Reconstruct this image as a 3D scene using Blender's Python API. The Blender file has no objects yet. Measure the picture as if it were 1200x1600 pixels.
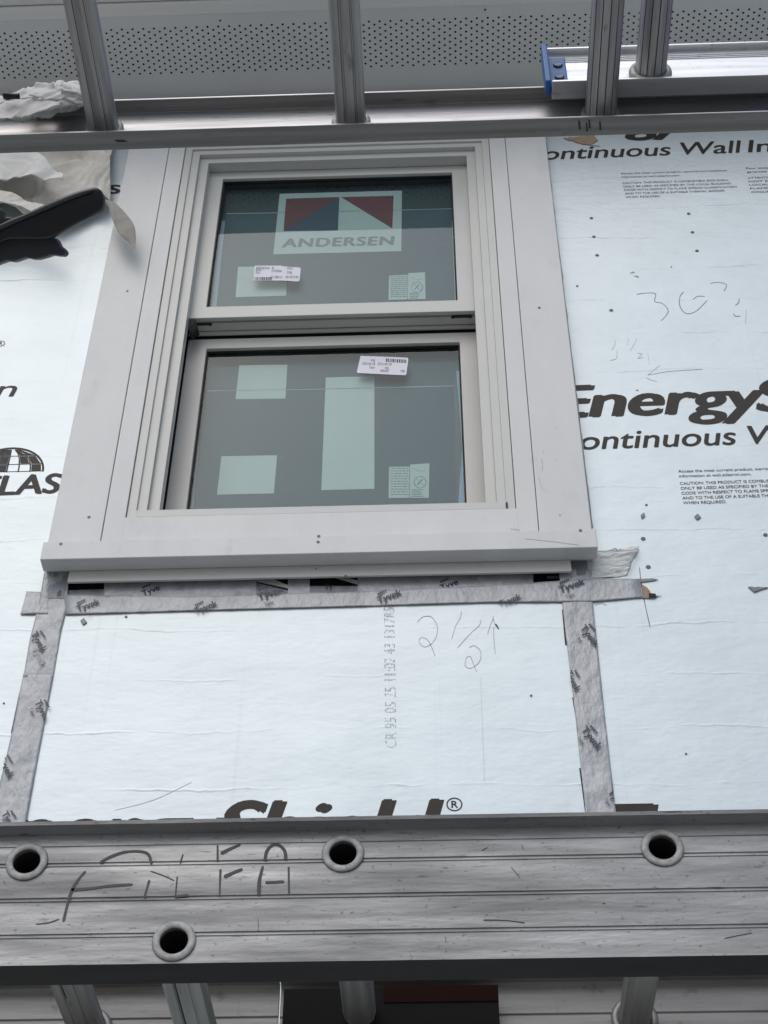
import bpy, bmesh, math, random
from mathutils import Vector, Matrix, noise
random.seed(7)
S = bpy.context.scene
COL = S.collection
rad = math.radians

# ------------------------------------------------------------------ camera
F = 2488.81                      # focal length in pixels of the 1200 x 1600 photograph
ELEV, ROLL, YAW, CAMZ = 0.76674668, 0.00624218, -0.04205426, 1.6
fw = Vector((math.sin(YAW)*math.cos(ELEV), math.cos(YAW)*math.cos(ELEV), math.sin(ELEV)))
rt = Vector((math.cos(YAW), -math.sin(YAW), 0)); up = rt.cross(fw)
r2 = rt*math.cos(ROLL)+up*math.sin(ROLL); u2 = up*math.cos(ROLL)-rt*math.sin(ROLL)
cd = bpy.data.cameras.new("camera"); cam = bpy.data.objects.new("camera", cd); COL.objects.link(cam)
M = Matrix((r2, u2, -fw)).transposed().to_4x4(); M.translation = (0, 0, CAMZ); cam.matrix_world = M
cd.sensor_fit = 'HORIZONTAL'; cd.sensor_width = 36; cd.lens = 36*F/1200; cd.clip_start = 0.05; cd.clip_end = 400
S.camera = cam
def PY(x, y, Y):                 # photo point -> (X, Z) on the vertical plane at depth Y
    d = r2*((x-600)/F)-u2*((y-800)/F)+fw; t = Y/d.y
    return d.x*t, d.z*t+CAMZ
def PZ(x, y, Z):
    d = r2*((x-600)/F)-u2*((y-800)/F)+fw; t = (Z-CAMZ)/d.z
    return d.x*t, d.y*t

# ------------------------------------------------------------------ light
SUN_EL, SUN_AZ = rad(48), rad(200)      # azimuth from +Y clockwise: behind the camera, a little left
w = bpy.data.worlds.new("World"); S.world = w; w.use_nodes = True
nt = w.node_tree; bg = nt.nodes['Background']
sky = nt.nodes.new('ShaderNodeTexSky'); sky.sky_type = 'NISHITA'; sky.sun_disc = False
sky.sun_elevation = SUN_EL; sky.sun_rotation = SUN_AZ; sky.air_density = 1.0; sky.dust_density = 2.2; sky.ozone_density = 1.0
nt.links.new(sky.outputs[0], bg.inputs[0]); bg.inputs[1].default_value = 0.10
sl = bpy.data.lights.new("sun", 'SUN'); sl.energy = 1.0; sl.angle = rad(60); sl.color = (.97, .99, 1)
so = bpy.data.objects.new("sun", sl); COL.objects.link(so)
sd = Vector((math.sin(SUN_AZ)*math.cos(SUN_EL), math.cos(SUN_AZ)*math.cos(SUN_EL), math.sin(SUN_EL)))
so.rotation_euler = sd.to_track_quat('Z', 'Y').to_euler(); so.location = (-2, -6, 9)
S.view_settings.view_transform = 'Standard'; S.view_settings.look = 'None'
S.view_settings.exposure = 0.20; S.view_settings.gamma = 1

# ------------------------------------------------------------------ materials
def mat(name, col, rough=.5, metal=0, spec=.5, var=0, vscale=(6, 6, 6), bump=0, bscale=(40, 40, 40), dist=.002,
        specks=0, sscale=60, obj=False, rvar=0, dark=None, specks2=0, sscale2=(60, 60, 60)):
    m = bpy.data.materials.new(name); m.use_nodes = True; n = m.node_tree.nodes; l = m.node_tree.links
    p = n['Principled BSDF']; p.inputs['Base Color'].default_value = (*col, 1)
    p.inputs['Roughness'].default_value = rough; p.inputs['Metallic'].default_value = metal
    p.inputs['Specular IOR Level'].default_value = spec
    def coord(sc):
        if obj: t = n.new('ShaderNodeTexCoord'); o = t.outputs['Object']
        else: t = n.new('ShaderNodeNewGeometry'); o = t.outputs['Position']
        mp = n.new('ShaderNodeMapping'); mp.inputs['Scale'].default_value = sc; l.new(o, mp.inputs[0]); return mp.outputs[0]
    c = None
    if var:
        nz = n.new('ShaderNodeTexNoise'); nz.inputs['Scale'].default_value = 1; nz.inputs['Detail'].default_value = 8
        nz.inputs['Roughness'].default_value = .62; l.new(coord(vscale), nz.inputs['Vector'])
        mr = n.new('ShaderNodeMapRange'); mr.inputs[1].default_value = .3; mr.inputs[2].default_value = .7
        mr.inputs[3].default_value = 1-var; mr.inputs[4].default_value = 1+var*.6; l.new(nz.outputs[0], mr.inputs[0])
        mx = n.new('ShaderNodeVectorMath'); mx.operation = 'SCALE'; mx.inputs[0].default_value = col; l.new(mr.outputs[0], mx.inputs['Scale'])
        c = mx.outputs[0]
        if rvar:
            r = n.new('ShaderNodeMapRange'); r.inputs[1].default_value = .3; r.inputs[2].default_value = .7
            r.inputs[3].default_value = rough+rvar; r.inputs[4].default_value = rough-rvar
            l.new(nz.outputs[0], r.inputs[0]); l.new(r.outputs[0], p.inputs['Roughness'])
    for specks, sscale in ((specks, sscale), (specks2, sscale2)):
        if not specks: continue
        nz = n.new('ShaderNodeTexNoise'); nz.inputs['Scale'].default_value = 1; nz.inputs['Detail'].default_value = 5
        ss = sscale if isinstance(sscale, tuple) else (sscale,)*3
        l.new(coord(ss), nz.inputs['Vector'])
        rp = n.new('ShaderNodeValToRGB'); rp.color_ramp.elements[0].position = .63; rp.color_ramp.elements[1].position = .72
        l.new(nz.outputs[0], rp.inputs[0])
        fm = n.new('ShaderNodeMath'); fm.operation = 'MULTIPLY'; fm.inputs[1].default_value = specks; l.new(rp.outputs[0], fm.inputs[0])
        mx = n.new('ShaderNodeMix'); mx.data_type = 'RGBA'; l.new(fm.outputs[0], mx.inputs[0])
        if c: l.new(c, mx.inputs[6])
        else: mx.inputs[6].default_value = (*col, 1)
        mx.inputs[7].default_value = (*(dark or [k*.35 for k in col]), 1); c = mx.outputs[2]
    if c: l.new(c, p.inputs['Base Color'])
    if bump:
        nz = n.new('ShaderNodeTexNoise'); nz.inputs['Scale'].default_value = 1; nz.inputs['Detail'].default_value = 6
        l.new(coord(bscale), nz.inputs['Vector'])
        b = n.new('ShaderNodeBump'); b.inputs['Strength'].default_value = bump; b.inputs['Distance'].default_value = dist
        l.new(nz.outputs[0], b.inputs['Height']); l.new(b.outputs[0], p.inputs['Normal'])
    return m

def foil_material():
    m = bpy.data.materials.new('white_foil_facer'); m.use_nodes = True; n = m.node_tree.nodes; l = m.node_tree.links
    p = n['Principled BSDF']; p.inputs['Roughness'].default_value = .42; p.inputs['Metallic'].default_value = .25
    p.inputs['Specular IOR Level'].default_value = .5
    g = n.new('ShaderNodeNewGeometry'); pos = g.outputs['Position']
    def mp(sc, src=pos):
        q = n.new('ShaderNodeMapping'); q.inputs['Scale'].default_value = sc; l.new(src, q.inputs[0]); return q.outputs[0]
    def nz(v, d=6, r=.6, dis=0):
        q = n.new('ShaderNodeTexNoise'); q.inputs['Scale'].default_value = 1; q.inputs['Detail'].default_value = d
        q.inputs['Roughness'].default_value = r; q.inputs['Distortion'].default_value = dis; l.new(v, q.inputs['Vector']); return q.outputs[0]
    def mth(op, a, b=None, cl=False):
        q = n.new('ShaderNodeMath'); q.operation = op; q.use_clamp = cl
        for i, v in enumerate((a, b)):
            if v is None: continue
            if isinstance(v, (int, float)): q.inputs[i].default_value = v
            else: l.new(v, q.inputs[i])
        return q.outputs[0]
    sx = n.new('ShaderNodeSeparateXYZ'); l.new(pos, sx.inputs[0])
    # facer creases, one about every 125 mm up the wall, wandering and fading in and out
    wob = mth('MULTIPLY', mth('SUBTRACT', nz(mp((4.5, 3, 2.5)), 5), .5), .05)
    zz = mth('ADD', mth('ADD', sx.outputs[2], wob), mth('MULTIPLY', sx.outputs[0], .012))
    ph = mth('FRACT', mth('DIVIDE', mth('SUBTRACT', zz, .03), .1262))
    dd = mth('ABSOLUTE', mth('SUBTRACT', ph, .5))
    ridge = mth('SUBTRACT', 1, mth('DIVIDE', dd, .03), True)
    fade = mth('MULTIPLY', mth('SUBTRACT', nz(mp((4.1, 1, 13)), 6, .7), .46), 4, True)
    ridge = mth('MULTIPLY', ridge, fade)
    wr = nz(mp((20, 20, 38)), 8, .6, 1.2); big = nz(mp((3.5, 3.5, 7)), 4)
    h = mth('ADD', mth('ADD', mth('MULTIPLY', ridge, .55), mth('MULTIPLY', wr, .26)), mth('MULTIPLY', big, 2.2))
    b = n.new('ShaderNodeBump'); b.inputs['Strength'].default_value = .6; b.inputs['Distance'].default_value = .0028
    l.new(h, b.inputs['Height']); l.new(b.outputs[0], p.inputs['Normal'])
    # scuffs and grime near the creases
    dirt = mth('MULTIPLY', mth('SUBTRACT', nz(mp((30, 30, 90)), 9, .75), .53), 4, True)
    dirt = mth('MULTIPLY', dirt, mth('ADD', mth('MULTIPLY', ridge, .8), .12))
    vert = mth('MULTIPLY', mth('SUBTRACT', nz(mp((45, 1, .5)), 2), .63), 8, True)
    dirt = mth('ADD', dirt, mth('MULTIPLY', vert, .13), True)
    mott = n.new('ShaderNodeMapRange'); mott.inputs[1].default_value = .3; mott.inputs[2].default_value = .7
    mott.inputs[3].default_value = .95; mott.inputs[4].default_value = 1.03; l.new(nz(mp((5, 5, 9)), 7), mott.inputs[0])
    v = n.new('ShaderNodeVectorMath'); v.operation = 'SCALE'; v.inputs[0].default_value = (.625, .69, .708); l.new(mott.outputs[0], v.inputs['Scale'])
    mx = n.new('ShaderNodeMix'); mx.data_type = 'RGBA'; l.new(dirt, mx.inputs[0]); l.new(v.outputs[0], mx.inputs[6])
    mx.inputs[7].default_value = (.33, .36, .38, 1); l.new(mx.outputs[2], p.inputs['Base Color'])
    return m

def glass_material():
    m = bpy.data.materials.new('window_glass'); m.use_nodes = True; n = m.node_tree.nodes; l = m.node_tree.links
    n.remove(n['Principled BSDF']); out = n['Material Output']
    tr = n.new('ShaderNodeBsdfTransparent'); tr.inputs[0].default_value = (.84, .905, .91, 1)
    gl = n.new('ShaderNodeBsdfGlossy'); gl.inputs['Roughness'].default_value = .015; gl.inputs[0].default_value = (.9, .97, 1, 1)
    fr = n.new('ShaderNodeFresnel'); fr.inputs['IOR'].default_value = 1.36
    mx = n.new('ShaderNodeMixShader'); gg = n.new('ShaderNodeNewGeometry'); fm = n.new('ShaderNodeMath'); fm.operation = 'MULTIPLY_ADD'; fm.inputs[1].default_value = -1; fm.inputs[2].default_value = 1
    fk = n.new('ShaderNodeMath'); fk.operation = 'MULTIPLY'; l.new(gg.outputs['Backfacing'], fm.inputs[0]); l.new(fm.outputs[0], fk.inputs[0]); l.new(fr.outputs[0], fk.inputs[1])
    l.new(fk.outputs[0], mx.inputs[0]); l.new(tr.outputs[0], mx.inputs[1]); l.new(gl.outputs[0], mx.inputs[2])
    l.new(mx.outputs[0], out.inputs[0]); return m

FOIL = foil_material(); GLASS = glass_material()
INK = mat('printed_ink', (.030, .023, .017), .55, 0, .3, var=.25, vscale=(60, 60, 60))
PALEINK = mat('pale_print', (.42, .43, .44), .6)
PENCIL = mat('pencil', (.40, .37, .40), .6, var=.3, vscale=(80, 80, 80))
GRAPHITE = mat('dark_pencil', (.15, .15, .16), .6, var=.4, vscale=(80, 80, 80))
MARKER = mat('black_marker', (.035, .035, .04), .5, var=.4, vscale=(60, 60, 90))
PVC = mat('white_pvc', (.625, .63, .62), .42, specks2=.10, sscale2=(9, 9, 5), var=.07, vscale=(7, 7, 3), bump=.12, bscale=(180, 180, 60), dist=.0006, specks=.12, sscale=(35, 35, 22))
FRAME = mat('painted_vinyl', (.54, .545, .515), .36, var=.03, vscale=(9, 9, 9), bump=.06, bscale=(120, 120, 120), dist=.0005)
SASH = mat('sash_vinyl', (.54, .525, .49), .4, var=.03, vscale=(9, 9, 9), bump=.06, bscale=(120, 120, 120), dist=.0005)
BLACKV = mat('weatherstrip', (.02, .02, .02), .8)
CAVITY = mat('rough_opening', (.03, .028, .026), .9, var=.5, vscale=(20, 20, 20))
HEAD = mat('nail_steel', (.10, .10, .11), .5, .5)
TAPE = mat('flashing_tape', (.43, .44, .455), .27, 0, .6, var=.22, vscale=(34, 34, 24), bump=.9, bscale=(55, 55, 30), dist=.006, specks=.35, sscale=(40, 40, 28), dark=(.62, .63, .65))
TAPEDK = mat('grey_membrane', (.22, .235, .25), .4, var=.3, vscale=(50, 50, 10), bump=.5, bscale=(80, 80, 20), dist=.003)
TPRINT = mat('tape_print', (.02, .03, .05), .5)
TORN = mat('torn_facer', (.62, .64, .63), .6, var=.25, vscale=(20, 20, 45), bump=1, bscale=(30, 30, 60), dist=.006)
FOAM = mat('tan_foam', (.36, .27, .18), .9, var=.2, vscale=(60, 60, 60), bump=.5, bscale=(200, 200, 200))
SOFFIT = mat('painted_soffit', (.72, .73, .72), .5, var=.04, vscale=(3, 3, 3), bump=.1, bscale=(4, 4, 4), dist=.004)
SOFFTRIM = mat('soffit_trim', (.80, .79, .76), .5, var=.05, vscale=(2, 30, 30))
HOLE = mat('vent_hole', (.012, .012, .012), .9)
FILM = mat('protective_film', (.064, .095, .110), .55, var=.10, vscale=(9, 9, 26), bump=.12, bscale=(30, 30, 60), dist=.003, specks=.22, sscale=(60, 60, 260), dark=(.45, .5, .52))
INNER = mat('inner_pane', (.045, .060, .066), .35, var=.1, vscale=(4, 4, 4))
FILMEDGE = mat('film_edge', (.75, .8, .8), .4)
SPACER = mat('blue_spacer', (.33, .42, .52), .4)
STK = mat('sticker_pale', (.60, .62, .575), .6, var=.05, vscale=(12, 12, 12))
STKRED = mat('sticker_red', (.20, .055, .06), .6, var=.06, vscale=(20, 20, 20))
SEAM = mat('grimy_seam', (.10, .095, .09), .6, .3)
STKBLUE = mat('sticker_blue', (.055, .085, .12), .6)
STKGREY = mat('sticker_lettering', (.17, .21, .22), .6)
LABEL = mat('label_paper', (.78, .78, .84), .55, var=.03)
LABINK = mat('label_ink', (.10, .10, .13), .6)
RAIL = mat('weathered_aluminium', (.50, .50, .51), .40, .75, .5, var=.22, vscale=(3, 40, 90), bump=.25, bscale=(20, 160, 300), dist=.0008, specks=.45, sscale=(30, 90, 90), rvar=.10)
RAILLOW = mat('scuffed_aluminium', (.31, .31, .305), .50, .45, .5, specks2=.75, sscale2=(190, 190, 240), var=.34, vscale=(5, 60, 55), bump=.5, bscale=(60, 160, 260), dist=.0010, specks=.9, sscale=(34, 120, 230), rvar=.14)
DULL = mat('dirty_aluminium', (.30, .29, .275), .55, .5, .4, var=.3, vscale=(4, 30, 60), bump=.3, bscale=(20, 160, 200), dist=.0008, specks=.5, sscale=(60, 60, 60))
BRIGHT = mat('bright_aluminium', (.66, .67, .68), .36, .70, .5, specks2=.35, sscale2=(120, 120, 150), var=.2, vscale=(3, 40, 60), bump=.2, bscale=(10, 90, 160), dist=.0008, specks=.3, sscale=(50, 50, 60), rvar=.08)
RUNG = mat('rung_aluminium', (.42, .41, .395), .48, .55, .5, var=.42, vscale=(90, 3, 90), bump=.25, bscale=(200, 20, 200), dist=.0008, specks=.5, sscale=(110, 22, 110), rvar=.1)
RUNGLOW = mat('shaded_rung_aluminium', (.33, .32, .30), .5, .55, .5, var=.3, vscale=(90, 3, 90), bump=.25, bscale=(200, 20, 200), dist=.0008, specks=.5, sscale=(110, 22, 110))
COLLAR = mat('collar_aluminium', (.40, .40, .385), .6, .35, .5, var=.35, vscale=(120, 120, 120), bump=.6, bscale=(260, 260, 260), dist=.001, specks=.5, sscale=160)
UNDERSHADE = mat('shaded_underside', (.035, .033, .03), .75, .1, .3, var=.3, vscale=(4, 40, 40))  # near-black, puts the shade under the lower rail into the colour
UNDER = mat('shaded_flange', (.27, .26, .245), .5, .5, .4, var=.3, vscale=(3, 90, 60), bump=.3, bscale=(20, 200, 200), dist=.0008, specks=.5, sscale=(20, 90, 90))  # darker copy of the rail metal, shade painted on the down-facing flanges
BLUE = mat('blue_plastic', (.035, .13, .34), .45, bump=.1, bscale=(200, 200, 200), dist=.0005, var=.12, vscale=(50, 50, 50))
STEEL = mat('rivet_steel', (.10, .12, .16), .4, .7)
CLOTH = mat('cotton_cloth', (.66, .63, .57), .9, 0, .1, var=.16, vscale=(14, 14, 14), bump=.6, bscale=(60, 60, 60), dist=.004)
CLOTHW = mat('white_cloth', (.70, .69, .66), .9, 0, .1, var=.10, vscale=(20, 20, 20), bump=.5, bscale=(90, 90, 90), dist=.003)
RUBBER = mat('black_rubber', (.004, .004, .005), .34, 0, .5, bump=.08, bscale=(60, 60, 60), dist=.001)
RUBBER2 = mat('dull_black_rubber', (.032, .034, .036), .5, 0, .5, bump=.3, bscale=(90, 90, 90), dist=.001)
DARKRED = mat('dark_red', (.016, .004, .003), .8, 0, .1)
RAILBLACK = mat('near_black', (.010, .009, .008), .8, 0, .15)
GROUND = mat('concrete_paving', (.36, .355, .34), .9, var=.3, vscale=(2, 2, 2), bump=.4, bscale=(40, 40, 40), dist=.01)

# ------------------------------------------------------------------ building helpers
WORLDPOS = {}
def thing(name, loc, label, cat, group=None):
    o = bpy.data.objects.new(name, None); COL.objects.link(o); o.location = loc; o.empty_display_size = .1
    o['label'] = label; o['category'] = cat
    if group: o['group'] = group
    WORLDPOS[o.name] = Vector(loc); return o

class MB:
    """collects faces in world coordinates, then links them as one mesh object"""
    def __init__(s): s.v = []; s.f = []; s.m = []; s.sm = []
    def add(s, vs, fs, m=0, smooth=False):
        k = len(s.v); s.v += [Vector(v) for v in vs]
        for f in fs: s.f.append([i+k for i in f]); s.m.append(m); s.sm.append(smooth)
        return s
    def box(s, x0, x1, y0, y1, z0, z1, m=0):
        v = [(x, y, z) for x in (x0, x1) for y in (y0, y1) for z in (z0, z1)]
        return s.add(v, [(0, 1, 3, 2), (4, 6, 7, 5), (0, 4, 5, 1), (2, 3, 7, 6), (0, 2, 6, 4), (1, 5, 7, 3)], m)
    def slab(s, pts, Y, th=.0006, m=0):
        """flat polygon of (X, Z) points standing on plane Y, th thick, its front facing the camera"""
        n = len(pts)
        a = sum(pts[i][0]*pts[(i+1) % n][1]-pts[(i+1) % n][0]*pts[i][1] for i in range(n))
        if a < 0: pts = pts[::-1]
        v = [(x, Y-th, z) for x, z in pts]+[(x, Y, z) for x, z in pts]
        fs = [tuple(range(n))]+[(i+n, (i+1) % n+n, (i+1) % n, i) for i in range(n)]
        return s.add(v, fs, m)
    def pslab(s, px, Y, th=.0006, m=0): return s.slab([PY(x, y, Y) for x, y in px], Y, th, m)
    def stroke(s, px, Y, wd, th=.0004, m=0, taper=True):
        """a pen stroke through photo points lying on plane Y, resampled smooth"""
        P = [Vector(PY(x, y, Y)) for x, y in px]
        if len(P) > 2:
            Q = []
            for i in range(len(P)-1):
                p0 = P[max(i-1, 0)]; p1 = P[i]; p2 = P[i+1]; p3 = P[min(i+2, len(P)-1)]
                for t in [k/5 for k in range(5)]:
                    Q.append(.5*((2*p1)+(p2-p0)*t+(2*p0-5*p1+4*p2-p3)*t*t+(3*p1-p0-3*p2+p3)*t**3))
            P = Q+[P[-1]]
        L = []; R = []
        for i, p in enumerate(P):
            d = (P[min(i+1, len(P)-1)]-P[max(i-1, 0)]); d = d.normalized() if d.length > 1e-9 else Vector((1, 0))
            q = Vector((-d.y, d.x)); k = wd*.5*(.75+.5*noise.noise(Vector((p.x*40, p.y*40, 3)))+.15)
            if taper and i in (0, len(P)-1): k *= .5
            L.append(p+q*k); R.append(p-q*k)
        n = len(P); v = [(a.x, Y-th, a.y) for a in L]+[(a.x, Y-th, a.y) for a in R]+[(a.x, Y, a.y) for a in L]+[(a.x, Y, a.y) for a in R]
        fs = []
        for i in range(n-1):
            fs += [(i, n+i, n+i+1, i+1), (i, i+1, 2*n+i+1, 2*n+i), (n+i+1, n+i, 3*n+i, 3*n+i+1)]
        return s.add(v, fs, m)
    def disc(s, c, r, Y, th=.0015, m=0, k=10, sx=1):
        return s.slab([(c[0]+sx*r*math.cos(2*math.pi*i/k), c[1]+r*math.sin(2*math.pi*i/k)) for i in range(k)], Y, th, m)
    def ring(s, x0, x1, z0, z1, X0, X1, Z0, Z1, yf, yb, m=0):
        """rectangular frame: outer x0..x1,z0..z1, inner opening X0..X1,Z0..Z1, front yf, back yb"""
        o = [(x0, z0), (x1, z0), (x1, z1), (x0, z1)]; i = [(X0, Z0), (X1, Z0), (X1, Z1), (X0, Z1)]
        v = [(x, yf, z) for x, z in o]+[(x, yf, z) for x, z in i]+[(x, yb, z) for x, z in o]+[(x, yb, z) for x, z in i]
        fs = []
        for a in range(4):
            b = (a+1) % 4; fs += [(a, b, 4+b, 4+a), (8+b, 8+a, 12+a, 12+b), (4+a, 4+b, 12+b, 12+a), (b, a, 8+a, 8+b)]
        return s.add(v, fs, m)
    def profile_x(s, prof, x0, x1, m=0, mats=None):
        """closed (Y, Z) outline extruded along X, capped"""
        n = len(prof); v = [(x0, y, z) for y, z in prof]+[(x1, y, z) for y, z in prof]; k = len(s.v)
        s.v += [Vector(a) for a in v]
        for i in range(n):
            j = (i+1) % n; s.f.append([k+i, k+j, k+n+j, k+n+i]); s.m.append(mats[i] if mats else m); s.sm.append(False)
        s.f.append([k+i for i in range(n)][::-1]); s.m.append(m); s.sm.append(False)
        s.f.append([k+n+i for i in range(n)]); s.m.append(m); s.sm.append(False); return s
    def tube_y(s, cx, cz, y0, y1, prof, m=0, inner=None, smooth=False, mats=None):
        """outline prof of (dx, dz) extruded along Y; inner = scale of a hollow"""
        n = len(prof); v = [(cx+a, y0, cz+b) for a, b in prof]+[(cx+a, y1, cz+b) for a, b in prof]
        fs = [(i, (i+1) % n, n+(i+1) % n, n+i) for i in range(n)]
        k = len(s.v); s.v += [Vector(a) for a in v]
        for i, f in enumerate(fs): s.f.append([q+k for q in f]); s.m.append(mats[i] if mats else m); s.sm.append(smooth)
        if inner:
            v = [(cx+a*inner, y0, cz+b*inner) for a, b in prof]+[(cx+a*inner, y1, cz+b*inner) for a, b in prof]
            s.add(v, [(n+i, n+(i+1) % n, (i+1) % n, i) for i in range(n)], m)
            s.add([Vector(s.v[k+i]) for i in range(n)]+v[:n], [(i, n+i, n+(i+1) % n, (i+1) % n) for i in range(n)], m)
        else:
            s.f.append([k+i for i in range(n)][::-1]); s.m.append(m); s.sm.append(False)
            s.f.append([k+n+i for i in range(n)]); s.m.append(m); s.sm.append(False)
        return s
    def torus_y(s, c, R, r, m=0, a=28, b=10, flat=1):
        v = []
        for i in range(a):
            t = 2*math.pi*i/a
            for j in range(b):
                p = 2*math.pi*j/b; q = R+r*math.cos(p)
                v.append((c[0]+q*math.cos(t), c[1]+r*flat*math.sin(p), c[2]+q*math.sin(t)))
        return s.add(v, [(i*b+j, ((i+1) % a)*b+j, ((i+1) % a)*b+(j+1) % b, i*b+(j+1) % b) for i in range(a) for j in range(b)], m, True)
    def text(s, string, Y, o, ux, uz, shear=0, bold=0, th=.0004, m=0, clip=None, spacing=1.0):
        """lettering on plane Y: o = baseline start (X,Z); ux = vector over the full width; uz = vector of one cap height"""
        vs, fs = glyphs(string, bold, spacing); x0 = min(v[0] for v in vs); x1 = max(v[0] for v in vs); ch = CAP
        e = bold
        for n_, (ex, ey) in enumerate(((0, 0), (-e, 0), (e, 0), (-e*.6, e*.5), (e*.6, -e*.5)) if e else ((0, 0),)):
            q = []
            for vx, vy in vs:
                a = (vx+ex-x0)/(x1-x0); b = (vy+ey)/ch
                q.append((o[0]+ux[0]*a+uz[0]*b+shear*b*abs(uz[1]), o[1]+ux[1]*a+uz[1]*b))
            yy = Y-th-.00003*n_
            if not clip: s.add([(x, yy, z) for x, z in q], fs, m); continue
            for f in fs:
                p = [q[i] for i in f]
                for i in range(len(clip)):
                    c0 = clip[i-1]; c1 = clip[i]; out = []
                    sd_ = lambda t: (c1[0]-c0[0])*(t[1]-c0[1])-(c1[1]-c0[1])*(t[0]-c0[0])
                    for j in range(len(p)):
                        u, v = p[j-1], p[j]; su, sv = sd_(u), sd_(v)
                        if (su >= 0) != (sv >= 0): k = su/(su-sv); out.append((u[0]+(v[0]-u[0])*k, u[1]+(v[1]-u[1])*k))
                        if sv >= 0: out.append(v)
                    p = out
                    if len(p) < 3: break
                if len(p) >= 3: s.add([(x, yy, z) for x, z in p], [tuple(range(len(p)))], m)
        return s
    def ptext(s, string, Y, bl, br, tl, **k):
        a = Vector(PY(*bl, Y)); b = Vector(PY(*br, Y)); c = Vector(PY(*tl, Y))
        return s.text(string, Y, a, b-a, c-a, **k)
    def xform(s, Mx): s.v = [Mx @ v for v in s.v]; return s
    def build(s, name, mats, parent=None, bevel=0, smooth=False, label=None, seg=2):
        me = bpy.data.meshes.new(name)
        lo = Vector([min(v[i] for v in s.v) for i in range(3)]); hi = Vector([max(v[i] for v in s.v) for i in range(3)]); c = (lo+hi)/2
        me.from_pydata([v-c for v in s.v], [], s.f)
        if not isinstance(mats, (list, tuple)): mats = [mats]
        for q in mats: me.materials.append(q)
        me.polygons.foreach_set('material_index', s.m); me.polygons.foreach_set('use_smooth', [smooth or q for q in s.sm]); me.update()
        o = bpy.data.objects.new(name, me); COL.objects.link(o)
        WORLDPOS[o.name] = c
        if parent is not None: o.parent = parent; o.location = c-WORLDPOS[parent.name]
        else: o.location = c
        if bevel:
            b = o.modifiers.new('edge', 'BEVEL'); b.width = bevel; b.segments = seg; b.limit_method = 'ANGLE'; b.angle_limit = rad(40)
        if label: o['label'] = label
        return o

GC = {}
def glyphs(string, bold=0, spacing=1.0):
    key = (string, spacing)
    if key in GC: return GC[key]
    cu = bpy.data.curves.new('lettering', 'FONT'); cu.body = string; cu.size = 1; cu.resolution_u = 5; cu.space_character = spacing
    ob = bpy.data.objects.new('lettering', cu); COL.objects.link(ob)
    dg = bpy.context.evaluated_depsgraph_get(); me = bpy.data.meshes.new_from_object(ob.evaluated_get(dg))
    vs = [(v.co.x, v.co.y) for v in me.vertices]; fs = []
    for p in me.polygons:
        a = list(p.vertices); area = sum(vs[a[i-1]][0]*vs[a[i]][1]-vs[a[i]][0]*vs[a[i-1]][1] for i in range(len(a)))
        fs.append(a if area > 0 else a[::-1])
    bpy.data.objects.remove(ob); bpy.data.meshes.remove(me); bpy.data.curves.remove(cu)
    GC[key] = (vs, fs); return GC[key]
CAP = 1; CAP = max(v[1] for v in glyphs('H')[0])

# ------------------------------------------------------------------ setting
D, W = 2.40, 2.43      # front of the window boards, face of the insulated wall
g = MB(); g.box(-60, 60, -60, 60, -.2, 0)
g = g.build('ground', GROUND); g['kind'] = 'structure'

# ------------------------------------------------------------------ the insulated wall
wall = thing('house_wall', (0, W, 0), 'house wall sheathed in white foil insulation boards with dark print around the window', 'wall')
B = W+.03
def boardgrid(x0, x1, z0, z1, label):
    mb = MB(); mb.box(x0, x1, W, B, z0, z1); return mb.build('insulation_board', FOIL, wall, label=label)
boardgrid(-4, -.7655, 0, 5.56, 'board left of the window')
boardgrid(.2845, 4, 0, 5.56, 'board right of the window')
boardgrid(-.7625, .2815, 0, 3.708, 'board under the window')
boardgrid(-.7625, .2815, 5.34, 5.56, 'board above the window')
mb = MB(); mb.box(-4, -.66, B+.001, B+.16, 0, 5.56); mb.box(.20, 4, B+.001, B+.16, 0, 5.56); mb.box(-.66, .20, B+.001, B+.16, 0, 3.70)
mb.box(-.66, .20, B+.001, B+.16, 5.35, 5.56); mb.box(-.66, .20, B+.17, B+.19, 3.6, 5.4); mb.box(-.7625, -.66, B-.0005, B+.0005, 3.70, 3.9)
mb.build('sheathing', CAVITY, wall)
mb = MB(); mb.box(-4, 4, B+.20, B+3.5, 0, 5.7); mb.build('wall_core', CAVITY, wall)

P = W-.0002
def word(s, x0, x1, zb, cap, shear=.0, bold=0, mt=INK, name='printed_word', slope=0, sp=1.0, label=None):
    MB().text(s, P, (x0, zb), (x1-x0, slope), (0, cap), shear=shear, bold=bold, spacing=sp).build(name, mt, wall, label=label)
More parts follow.
